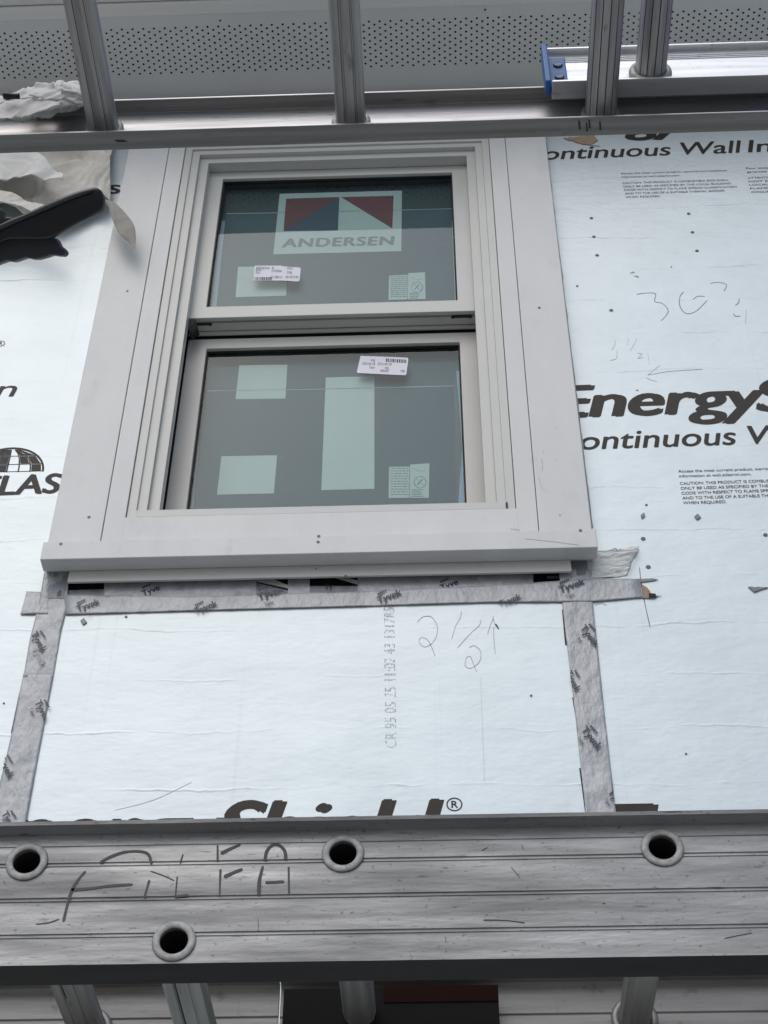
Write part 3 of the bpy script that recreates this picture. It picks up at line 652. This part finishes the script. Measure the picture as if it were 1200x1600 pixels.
def code(bars, texts):
    def f(mb, Y):
        x0_, y0_, x1_, y1_, h_ = bars; x = x0_
        while x < x1_:
            wdt = random.choice((1, 1.6, 2.4)); yy = y0_+(y1_-y0_)*(x-x0_)/(x1_-x0_); mb.pslab([(x, yy), (x+wdt, yy), (x+wdt, yy+h_), (x, yy+h_)], Y, .0002, 1); x += wdt+random.choice((.7, 1.2))
        for (s_, x, y, w_) in texts: mb.ptext(s_, Y, (x, y), (x+w_, y+w_*.03), (x, y-3.6), m=1)
    return f
q([(398, 415.2), (440, 415.2), (441, 416.5), (468, 418), (470, 420), (468, 438.5), (465, 440), (440, 438.5), (397, 438.5), (396, 437)], 2.470-.0020, [LABEL, LABINK], US, 'barcode_label', extra=code((398, 433, 424, 433, 4.6),
  [('40026754', 400, 420.5, 21), ('DH', 400, 424, 8), ('5', 425, 420.5, 3), ('210304', 424, 425, 16), ('KD4', 449, 421, 8), ('TFB', 448, 428, 8), ('N1', 400, 428, 6), ('AC 080112', 423, 434.5, 18), ('AE 052109', 446, 434.5, 20)]))
q([(563.5, 556), (637, 559), (638, 561), (635, 585), (633, 586.5), (559, 583), (557.5, 581)], 2.520-.0020, [LABEL, LABINK], LS, 'barcode_label', extra=code((603, 560.2, 634, 562, 5.4),
  [('MS', 580, 565, 6), ('273140 29', 566, 570, 20), ('273149 29', 590, 570.5, 22), ('TWH', 577, 576.5, 8), ('400267', 594, 581, 14), ('R0', 602, 577, 5), ('108', 626, 581.5, 6)]))

# ------------------------------------------------------------------ eaves
ZS = 5.55
eave = thing('eave_soffit', (-.1, 2.3, ZS), 'grey perforated vent soffit under the eave, with a plain trim strip along its edge', 'soffit')
mb = MB(); mb.box(-3.5, 3.5, 2.1435, W-.0005, ZS, ZS+.012)
# vent holes, staggered rows, each an 8-sided dark opening in the panel
x = -1.75; pitch, row = .02925, .0097
nrow = 15
for j in range(nrow):
    yy = 2.3175-j*row+(-.0); k = 0
    xx = -1.75+(pitch/2 if j % 2 else 0)
    while xx < 1.4:
        mb.add([(xx+.0032*math.cos(t*.785), yy+.0032*math.sin(t*.785)-(xx*.0), ZS-.0006) for t in range(8)][::-1], [tuple(range(8))], 1); xx += pitch
for (px, py) in ((344, 32), (758, 15)): X, Yq = PZ(px, py, ZS); mb.add([(X+.003*math.cos(t*.785), Yq+.003*math.sin(t*.785), ZS-.001) for t in range(8)][::-1], [tuple(range(8))], 1)
mb.build('perforated_panel', [SOFFIT, HOLE], eave)
MB().box(-3.5, 3.5, 2.1050, 2.1430, ZS-.004, ZS+.012).build('edge_strip', SOFFTRIM, eave, bevel=.002)
MB().box(-3.5, 3.5, 2.066, 2.1030, ZS+.002, ZS+.10).build('fascia_board', SOFFIT, eave, bevel=.003)
MB().box(-3.5, 3.5, 2.11, 3.9, ZS+.101, ZS+.15).build('roof_edge', DULL, eave)

# ------------------------------------------------------------------ ladders
def rail_profile(Yw, z0, z1, fl_b, fl_t, wth=.003, side=-1):
    """channel rail: web at Yw, flanges reaching side*length from it"""
    t = .0035
    return [(Yw, z0), (Yw+side*fl_b, z0), (Yw+side*fl_b, z0+t), (Yw+side*wth, z0+t), (Yw+side*wth, z1-t), (Yw+side*fl_t, z1-t), (Yw+side*fl_t, z1), (Yw, z1)]
def rprof(r, n=28, flute=.05, flat=None):
    out = []
    for i in range(n):
        a = 2*math.pi*i/n; k = r*(1-(flute if i % 2 else 0)); z = k*math.sin(a)
        if flat is not None: z = max(z, -r*flat)
        out.append((k*math.cos(a), z))
    return out
# overhead: base section and fly section of an extension ladder lying level on edge brackets
TILT = 0.0
piv = Vector((-.082, 1.08, 0))
def tilted(mb, zc=1.7):
    c = Vector((-.0886, 1.08, 3.2-1.6+1.6+.14)); return mb
zb0, zt0 = 1.6650+CAMZ, 1.7457+CAMZ      # at X = about -.045 (photo x=600)
pv = Vector((-.0454, 0, zb0)); ROT = Matrix.Translation(pv) @ Matrix.Rotation(-TILT, 4, 'Y') @ Matrix.Translation(-pv)
lad = thing('extension_ladder', (-.04, 1.08, zb0), 'weathered aluminium ladder lying level overhead across the top of the window, three rungs in view', 'ladder')
Yw = 1.080
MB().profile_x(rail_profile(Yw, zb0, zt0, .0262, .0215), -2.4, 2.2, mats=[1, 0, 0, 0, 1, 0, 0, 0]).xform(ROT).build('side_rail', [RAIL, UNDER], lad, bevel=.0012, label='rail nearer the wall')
MB().profile_x(rail_profile(Yw-.40, zb0, zt0, .0262, .0215, side=1), -2.4, 2.2).xform(ROT).build('side_rail', RAIL, lad, bevel=.0012, label='rail nearer the camera')
zr = zb0+.037
FLAT = [(-.0150, -.0145), (-.0065, -.0150), (-.0060, -.0138), (-.0040, -.0138), (-.0035, -.0152), (.0060, -.0152), (.0065, -.0140), (.0080, -.0140), (.0085, -.0148), (.0160, -.0142), (.0175, -.006), (.0172, .004), (.012, .013), (0, .0165), (-.012, .013), (-.0172, .004), (-.0172, -.006)]
FLATM = [1 if i in (1, 3, 5, 7) else 0 for i in range(len(FLAT))]
FLAT = [(a*1.06, b) for a, b in FLAT]
def fluted(R, n):
    out = []; ms = []
    for i in range(n):
        a0 = 2*math.pi*(i+.04)/n; a1 = 2*math.pi*(i+.90)/n; am = (a0+a1)/2; ag = 2*math.pi*(i+.97)/n
        out += [(R*math.cos(a0), R*math.sin(a0)), (R*math.cos(am), R*math.sin(am)), (R*math.cos(a1), R*math.sin(a1)), (R*.955*math.cos(ag), R*.955*math.sin(ag))]; ms += [0, 0, 1, 1]
    return out, ms
xr = [PY(px, 190, 1.0)[0]*1.075 for px in (168, 549)]
first = None
for k in range(-3, 6):
    X = -.0886+k*.3050
    prof, pm = (fluted(.0192, 13) if k == 1 else (FLAT, FLATM))
    mb = MB(); mb.tube_y(X, zr, Yw-.398, Yw-.003, prof, mats=pm); mb.xform(ROT); r = mb.build('rung', [RUNG, SEAM], lad)
    for yy in (Yw-.0065, Yw-.393): MB().torus_y((X, yy, zr), .0200, .0042).xform(ROT).build('rung_collar', COLLAR, r)
# scuffs on the underside of the rail
for (a, b, c) in ((-.368, 1.067, .008), (.187, 1.064, .0016), (.196, 1.067, .0012), (.199, 1.063, .0013), (.212, 1.066, .0014)):
    k_ = .0018 if c > .005 else .0065
    mb = MB(); mb.add([(a-c, b-k_, zb0-.0004), (a+c*.6, b-k_*.8, zb0-.0004), (a+c*1.1+k_*.15, b+k_*.9, zb0-.0004), (a-c*.5+k_*.1, b+k_, zb0-.0004)][::-1], [(0, 1, 2, 3)])
    mb.xform(ROT).build('paint_scuff', MARKER, lad)
fly = thing('fly_ladder', (.6, 1.07, zt0+.005), 'brighter aluminium ladder section with blue end cap, stacked on the overhead ladder', 'ladder')
Yf = 1.056; zf0 = 1.7102+CAMZ; zf1 = zf0+.1025
XE = PY(850, 100, 1.04)[0]-.001
prof = [(Yf, zf0), (Yf-.0245, zf0), (Yf-.0245, zf0+.0035), (Yf-.003, zf0+.0035)]
for a in (.010, .014, .018, .078, .082, .086): prof += [(Yf-.003, zf0+a), (Yf-.0042, zf0+a+.0008), (Yf-.0042, zf0+a+.0018), (Yf-.003, zf0+a+.0026)]
prof += [(Yf-.003, zf1-.0035), (Yf-.0110, zf1-.0035), (Yf-.0110, zf1), (Yf, zf1)]
MB().profile_x(prof, XE+.0075, 2.2, mats=[1]+[0]*(len(prof)-1)).xform(ROT).build('side_rail', [BRIGHT, RAIL], fly, bevel=.0006, label='bright rail with the blue cap')
MB().profile_x([(2*Yf-.41-y, z) for y, z in prof][::-1], XE+.0135, 2.2).xform(ROT).build('side_rail', BRIGHT, fly, bevel=.0006, label='rail nearer the camera')
capm = MB(); capm.box(XE, XE+.0070, Yf-.0200, Yf+.001, zf0+.010, zf1-.006)
capm.box(XE+.0071, XE+.029, Yf-.0085, Yf-.0044, zf0+.0040, zf1-.020); capm.box(XE+.0071, XE+.029, Yf-.0120, Yf-.0086, zf0+.0040, zf0+.0075); capm.xform(ROT); cap = capm.build('end_cap', BLUE, fly, bevel=.0015)
capm = MB(); capm.box(XE, XE+.0070, Yf-.42+.01, Yf-.39, zf0+.004, zf1+.002); capm.xform(ROT); capm.build('end_cap', BLUE, fly, bevel=.0015)
for dz in (.036, .064):
    mb = MB(); mb.torus_y((XE+.0190, Yf-.0095, zf0+dz), .0046, .0016, a=14, b=6); mb.disc((XE+.0190, zf0+dz), .0044, Yf-.0086, .002); mb.xform(ROT).build('rivet', STEEL, cap)
XF = PY(1015, 112, 1.0)[0]*1.05
for k in range(0, 5):
    X = XF+k*.305; zz_ = zf0+.040
    prof_, pm = fluted(.0190, 13); mb = MB(); mb.tube_y(X, zz_, Yf-.405, Yf-.003, prof_, mats=pm); mb.xform(ROT); r = mb.build('rung', [RUNG, SEAM], fly)
    mb = MB(); mb.torus_y((X, Yf-.008, zz_), .0218, .0048, flat=1.3); mb.xform(ROT); mb.build('rung_collar', COLLAR, r)

# lower ladder, its wide rail square to the camera
low = thing('work_ladder', (0, 1.5, 2.31), 'scuffed aluminium ladder below the window with marker writing and open rung ends', 'ladder')
Yn, za, zb = 1.325, .7113+CAMZ, .8495+CAMZ
def low_profile(Y, s, z0, z1):
    """outer face at Y; s=+1: the wall side lies inward; grooves cut into the outer face"""
    p = [(Y, z0)]; gz = [PY(600, y, 1.325)[1] for y in (1456, 1399, 1344)]
    off = z0-za
    for zc in gz:
        zc += off
        p += [(Y, zc-.0030), (Y+s*.0014, zc-.0026), (Y+s*.0014, zc-.0010), (Y+s*.0004, zc-.0006), (Y+s*.0004, zc+.0006), (Y+s*.0014, zc+.0010), (Y+s*.0014, zc+.0026), (Y, zc+.0030)]
    zc = PY(600, 1315, 1.325)[1]+off; p += [(Y, zc-.0010), (Y+s*.0010, zc-.0005), (Y+s*.0010, zc+.0005), (Y, zc+.0010)]
    p += [(Y, z1), (Y-s*.004, z1+.0002), (Y-s*.0165, z1+.0012), (Y-s*.0175, z1+.0048), (Y+s*.036, z1+.0048), (Y+s*.036, z1+.001), (Y+s*.005, z1), (Y+s*.005, z0+.005), (Y+s*.038, z0+.004), (Y+s*.038, z0)]
    return p
lp = low_profile(Yn, 1, za, zb); nlp = len(lp)
near = MB().profile_x(lp, -2.2, 2.2, mats=[1 if i in (nlp-1, nlp-2) else 0 for i in range(nlp)]).build('side_rail', [RAILLOW, UNDERSHADE, CAVITY], low, label='wide grooved rail facing the camera')
me = near.data
holes = [(PY(x, y, Yn)) for x, y in ((42, 1347), (536, 1334), (1035, 1325), (272, 1471))]
top_x = sorted(h[0] for h in holes[:3]); allh = holes+[(top_x[0]-.305, holes[0][1]), (top_x[2]+.305, holes[2][1]), (top_x[0]-.61, holes[0][1])]
cut = bpy.data.meshes.new('cut'); bm = bmesh.new()
for (hx, hz) in allh:
    bmesh.ops.create_cone(bm, cap_ends=True, segments=28, radius1=.0142, radius2=.0142, depth=.06, matrix=Matrix.Translation((hx, Yn+.005, hz)) @ Matrix.Rotation(rad(90), 4, 'X'))
bm.to_mesh(cut); bm.free(); co = bpy.data.objects.new('cut', cut); COL.objects.link(co)
bo = near.modifiers.new('cut', 'BOOLEAN'); bo.object = co; bo.operation = 'DIFFERENCE'; bo.solver = 'EXACT'
bpy.context.view_layer.update()
dg = bpy.context.evaluated_depsgraph_get(); nm_ = bpy.data.meshes.new_from_object(near.evaluated_get(dg)); near.modifiers.clear(); near.data = nm_; nm_.name = 'side_rail'
bpy.data.objects.remove(co); bpy.data.meshes.remove(cut)
b = near.modifiers.new('edge', 'BEVEL'); b.width = .0008; b.segments = 1; b.limit_method = 'ANGLE'; b.angle_limit = rad(50)
circ = lambda r, n=28: [(r*math.cos(2*math.pi*i/n), r*math.sin(2*math.pi*i/n)) for i in range(n)]
YFAR = 1.680
for i, (hx, hz) in enumerate(allh):
    mb = MB(); mb.tube_y(hx, hz, Yn+.004, YFAR, rprof(.0185, 24, .04, .85) if i in (2, 1) else [(a*1.08, b) for a, b in FLAT], 0, smooth=False)
    del mb.f[-2]; del mb.m[-2]; del mb.sm[-2]     # open near end, so the rung end shows its dark bore
    mb.tube_y(hx, hz, Yn+.002, Yn+.25, circ(.0152), 1, smooth=True); del mb.f[-2]; del mb.m[-2]; del mb.sm[-2]
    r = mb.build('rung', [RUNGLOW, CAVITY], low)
    mb = MB(); mb.torus_y((hx, Yn-.0012, hz), .0168, .0037, 0, 36, 12, .45); mb.build('rung_collar', COLLAR, r, label='swaged rim of the open rung end')
    mb = MB(); mb.torus_y((hx, YFAR-.004, hz), .0215, .0048); mb.build('rung_collar', RUNGLOW, r)
# far rails: the left one stops short
def far(xa, xb, z0, lab, Yq):
    p = [(Yq, z0), (Yq-.034, z0), (Yq-.034, z0+.004), (Yq-.004, z0+.004)]
    for zc in (z0+.060, z0+.095): p += [(Yq-.004, zc-.003), (Yq-.0018, zc-.0026), (Yq-.0018, zc+.0026), (Yq-.004, zc+.003)]
    p += [(Yq-.004, z0+.130), (Yq-.008, z0+.134), (Yq-.024, z0+.134), (Yq-.024, z0+.138), (Yq, z0+.138)]
    MB().profile_x(p, xa, xb).build('side_rail', DULL, low, bevel=.0008, label=lab)
zfar = PY(1000, 1545, YFAR)[1]-.128
XG = PY(437, 1560, YFAR)[0]
far(-2.2, XG, zfar+.002, 'far rail, left length', YFAR+.002); far(XG+.0015, 2.2, zfar, 'far rail, right length', YFAR)
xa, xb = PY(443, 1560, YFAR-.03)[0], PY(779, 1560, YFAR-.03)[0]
MB().box(xa, xb, YFAR-.030, YFAR-.026, zfar-.002, zfar+.118).build('rail_dark_area', RAILBLACK, low, label='near-black area on the far rail')  # thin near-black box in front of this stretch of the far rail
xc = PY(600, 1560, YFAR-.03)[0]
MB().box(xc, xb, YFAR-.0315, YFAR-.0302, zfar+.100, zfar+.119).build('red_strip', DARKRED, low)
# marker writing on the near rail
YM = Yn-.0002
def mk(strokes, wd=.0030, name='marker_writing'):
    mb = MB()
    for s_ in strokes: mb.stroke(s_, YM, wd, .0003)
    return mb.build(name, MARKER, low)
def z7(l): return [(x/2, 1250+y/2) for x, y in l]
mk([z7(l) for l in ([(312, 196), (345, 178), (390, 163), (440, 161), (465, 172), (473, 200)], [(268, 222), (240, 255), (222, 290), (210, 330), (198, 380)], [(222, 281), (280, 277), (340, 269), (415, 264)])])
mk([z7([(467, 250), (458, 280), (451, 307)])]); mk([z7([(572, 170), (563, 197)])])
mk([z7(l) for l in ([(554, 240), (548, 300)], [(545, 303), (565, 300), (588, 297)])])
mk([z7(l) for l in ([(680, 142), (680, 190)], [(752, 139), (715, 155), (690, 168)], [(689, 217), (686, 300)], [(758, 216), (728, 228), (700, 241)])], .0038)
mk([z7(l) for l in ([(828, 190), (834, 160), (852, 141), (873, 142), (890, 160), (893, 186)], [(822, 206), (811, 250), (809, 297)], [(902, 209), (903, 291)], [(829, 258), (858, 257), (888, 255)])], .0036)
[mk([z7(l)], .0010, 'scratch') for l in ([(12, 252), (16, 262)], [(470, 222), (510, 236), (545, 252)], [(654, 234), (656, 238)], [(280, 425), (285, 415)], [(535, 388), (542, 388)], [(806, 370), (808, 400)], [(112, 388), (150, 384), (185, 372)])]
[mk([[(600+x/2, 1250+y/2) for x, y in l]], .0010, 'scratch') for l in ([(306, 158), (324, 148)], [(430, 140), (436, 155)], [(310, 375), (380, 376), (440, 384)], [(398, 210), (426, 245)], [(1065, 432), (1150, 415)], [(62, 275), (64, 280)], [(682, 322), (692, 324)], [(192, 428), (194, 445)])]

# ------------------------------------------------------------------ cloths
def cloth(name, top, bot, Y, amp, mt, label, nu=90, nv=50, seed=0, th=.002, freq=9, parent=None, thingobj=None):
    v = []
    for i in range(nu+1):
        a = lerpl(top, i/nu); b = lerpl(bot, i/nu)
        for j in range(nv+1):
            t = j/nv; x, z = PY(a[0]+(b[0]-a[0])*t, a[1]+(b[1]-a[1])*t, Y)
            p = Vector((x*freq+seed, seed, z*freq)); p += Vector((noise.noise(p*.7), 0, noise.noise(p*.7+Vector((9, 1, 2)))))*.9
            h = 1.0*(1-abs(noise.noise(p*.8))*2.8)+.32*(1-abs(noise.noise(Vector((p.x*3.2, p.y, p.z*1.3))))*2.6)+.13*(1-abs(noise.noise(p*5.0))*2.4)
            v.append((x, Y-amp*h, z))
    fs = [(i*(nv+1)+j, i*(nv+1)+j+1, (i+1)*(nv+1)+j+1, (i+1)*(nv+1)+j) for i in range(nu) for j in range(nv)]
    mb = MB().add(v, fs, 0, True)
    o = mb.build(name, mt, thingobj)
    s_ = o.modifiers.new('thickness', 'SOLIDIFY'); s_.thickness = th; s_.offset = 0
    return o
ct = thing('drop_cloth', (-.95, 2.36, 4.9), 'crumpled off white cloth hanging on the wall left of the window below the overhead ladder', 'cloth')
cloth('hanging_cloth', [(-60, 170), (40, 175), (110, 180), (178, 180)], [(-60, 345), (0, 323), (45, 338), (95, 352), (150, 325), (172, 312)], 2.40, .020, CLOTH, '', seed=3, freq=10, thingobj=ct)
cloth('upper_fold', [(-60, 200), (-10, 215), (45, 225), (62, 240), (80, 262), (100, 276)], [(-60, 285), (-10, 290), (20, 278), (50, 278), (80, 284), (100, 286)], 2.325, .010, CLOTHW, '', nu=50, nv=24, seed=11, freq=12, thingobj=ct)
cloth('lower_fold', [(-60, 290), (0, 300), (25, 303), (60, 318), (90, 330)], [(-60, 322), (0, 318), (25, 321), (55, 335), (88, 350)], 2.325, .007, CLOTH, '', nu=50, nv=14, seed=17, freq=14, thingobj=ct)
# loose twisted end
v = []; spine = [(160, 313, 5), (168, 314, 6), (176, 321, 8), (181, 332, 14), (188, 344, 16), (194, 356, 17), (201, 366, 15), (205, 374, 9), (209, 381, 4), (210, 385, 2), (209, 388, 1.2)]
nr = 12
for i, (x, y, r) in enumerate(spine):
    X, Zz = PY(x, y, 2.35); R = r/F*3.3
    for j in range(nr):
        a = 2*math.pi*j/nr; k = 1+.32*math.sin(a*3+i*.5)+.3*noise.noise(Vector((i*.9, math.cos(a)*2, math.sin(a)*2)))
        dx = math.cos(a)*R*k; v.append((X+dx*.9, 2.35+math.sin(a)*R*.4, Zz+dx*.35))
fs = [(i*nr+j, i*nr+(j+1) % nr, (i+1)*nr+(j+1) % nr, (i+1)*nr+j) for i in range(len(spine)-1) for j in range(nr)]
o = MB().add(v, fs, 0, True).build('loose_end', mat('darker_cloth', (.36, .34, .30), .9, 0, .1, var=.2, vscale=(30, 30, 30), bump=.6, bscale=(120, 120, 120), dist=.003), ct); sb = o.modifiers.new('smooth', 'SUBSURF'); sb.levels = sb.render_levels = 2  # loose end given a darker tone than the rest of the cloth

rg = thing('rag', (-.5, 1.04, 3.36), 'bunched white rag lying over the overhead ladder rail at the upper left corner', 'rag')
def lump(spine, Y, seed, amp, name, par, mt, nr=72, sub=12):
    pts = []
    for i in range(len(spine)-1):
        for k in range(sub*2):
            t = k/(sub*2); pts.append([spine[i][q_]+(spine[i+1][q_]-spine[i][q_])*(t*t*(3-2*t)) for q_ in range(3)])
    pts.append(list(spine[-1])); v = []
    for i, (x, y, r) in enumerate(pts):
        X, Zz = PY(x, y, Y); R = r/F*1.95
        for j in range(nr):
            a = 2*math.pi*j/nr; d = Vector((0, math.sin(a)*.7, math.cos(a)))
            p = Vector((X*26+seed, d.y*1.1, d.z*1.1+X*9)); p += Vector((noise.noise(p), noise.noise(p+Vector((3, 3, 3))), 0))*.7
            h = 1-abs(noise.noise(p*1.2))*2.8+.55*(1-abs(noise.noise(p*2.9))*2.6)+.3*(1-abs(noise.noise(p*6.3))*2.6); q_ = R*(1+amp*h)
            v.append((X+.004*noise.noise(p*2), Y+d.y*q_, Zz+d.z*q_*1.25))
    n = len(pts); fs = [(i*nr+j, i*nr+(j+1) % nr, (i+1)*nr+(j+1) % nr, (i+1)*nr+j) for i in range(n-1) for j in range(nr)]
    fs += [tuple(range(nr))[::-1], tuple(range((n-1)*nr, n*nr))]
    return MB().add(v, fs, 0, True).build(name, mt, par)
lump([(140, 152, 10), (128, 150, 17), (100, 150, 20), (78, 155, 22), (60, 160, 18), (40, 162, 22), (15, 168, 16), (-20, 172, 14), (-60, 170, 12)], 1.045, 2, .34, 'bunched_cloth', rg, CLOTHW)
cloth('hanging_corner', [(-40, 168), (0, 165), (30, 160), (60, 160), (95, 165)], [(-40, 178), (0, 188), (17, 192), (38, 184), (95, 168)], 1.020, .005, CLOTHW, '', nu=40, nv=16, seed=6, freq=26, th=.001, thingobj=rg)
cloth('raised_fold', [(50, 141), (60, 134), (70, 130), (82, 136), (95, 142)], [(48, 156), (60, 158), (70, 160), (84, 158), (98, 156)], 1.018, .005, CLOTHW, '', nu=30, nv=14, seed=9, freq=34, th=.001, thingobj=rg)
kn = thing('cord_end', (-.5, 1.05, 3.37), 'small black rounded cord end behind the white rag at the left edge', 'cord')
v = []
X, Zz = PY(12, 150, 1.005); nr = 12
for i, (dx, r) in enumerate(((-.0055, .001), (-.005, .004), (-.002, .0052), (.001, .0050), (.003, .0042), (.008, .0036), (.014, .0036))):
    for j in range(nr): a = 2*math.pi*j/nr; v.append((X+dx, 1.005+r*math.sin(a), Zz+r*math.cos(a)-dx*.1))
MB().add(v, [(i*nr+j, i*nr+(j+1) % nr, (i+1)*nr+(j+1) % nr, (i+1)*nr+j) for i in range(6) for j in range(nr)], 0, True).build('rounded_tip', RUBBER, kn)

# ------------------------------------------------------------------ black tool at the left
tool = thing('hand_tool', (-.4, 1.35, 3.5), 'black hand tool with flat paddle handle above a ribbed grip, at the left edge', 'tool')
def solid(px, Y, th, name, mt, par, bev, lean=1.1, xc=80, yc=350):
    c = PY(xc, yc, Y); c = Vector((c[0], Y, c[1])); nn = Vector((0, -1, -lean)).normalized()     # broad face turned down towards the ground
    O = Vector((0, 0, CAMZ)); pts = []
    for x, y in px:
        d = r2*((x-600)/F)-u2*((y-800)/F)+fw; t = (c-O).dot(nn)/d.dot(nn); pts.append(O+d*t)
    n = len(pts); P2 = [(p.x, p.z) for p in pts]
    if sum(P2[i][0]*P2[(i+1) % n][1]-P2[(i+1) % n][0]*P2[i][1] for i in range(n)) < 0: pts = pts[::-1]
    v = pts+[p-nn*th for p in pts]
    mb = MB().add(v, [tuple(range(n)), tuple(range(2*n-1, n-1, -1))]+[(i+n, (i+1) % n+n, (i+1) % n, i) for i in range(n)], 0)
    o = mb.build(name, mt, par); b = o.modifiers.new('round', 'BEVEL'); b.width = bev; b.segments = 5; b.limit_method = 'ANGLE'; b.angle_limit = rad(60)
    o.data.polygons.foreach_set('use_smooth', [True]*len(o.data.polygons)); return o
def dense(px, k=4):
    out = []
    n = len(px)
    for i in range(n):
        p0, p1, p2, p3 = [Vector(px[(i+q_) % n]) for q_ in (-1, 0, 1, 2)]
        for t in [q_/k for q_ in range(k)]:
            out.append(tuple(.5*((2*p1)+(p2-p0)*t+(2*p0-5*p1+4*p2-p3)*t*t+(3*p1-p0-3*p2+p3)*t**3)))
    return out
paddle = solid(dense([(-60, 385), (0, 349), (40, 332), (75, 316), (110, 302), (136, 294), (148, 292), (157, 298), (161, 311), (160, 324), (150, 333), (115, 351), (80, 370), (55, 373), (20, 373), (0, 378), (-60, 410)]), 1.35, .022, 'paddle_handle', RUBBER, tool, .007)
solid(dense([(-60, 380), (0, 352), (60, 327), (110, 306), (138, 297), (142, 300), (112, 311), (60, 333), (0, 359), (-60, 388)]), 1.347, .004, 'edge_ridge', RUBBER2, paddle, .001)
solid(dense([(-60, 372), (0, 373), (30, 372), (60, 371), (82, 370), (89, 375), (93, 383), (99, 388), (102, 394), (98, 399), (90, 399), (80, 398), (70, 401), (58, 404), (48, 404), (40, 402), (30, 405), (20, 408), (10, 407), (0, 410), (-60, 430)]), 1.365, .026, 'ribbed_grip', RUBBER2, tool, .0075)
solid(dense([(-30, 330), (-5, 325), (4, 328), (8, 338), (16, 339), (24, 343), (22, 352), (10, 358), (-30, 372)]), 1.37, .016, 'knob', RUBBER2, tool, .005)
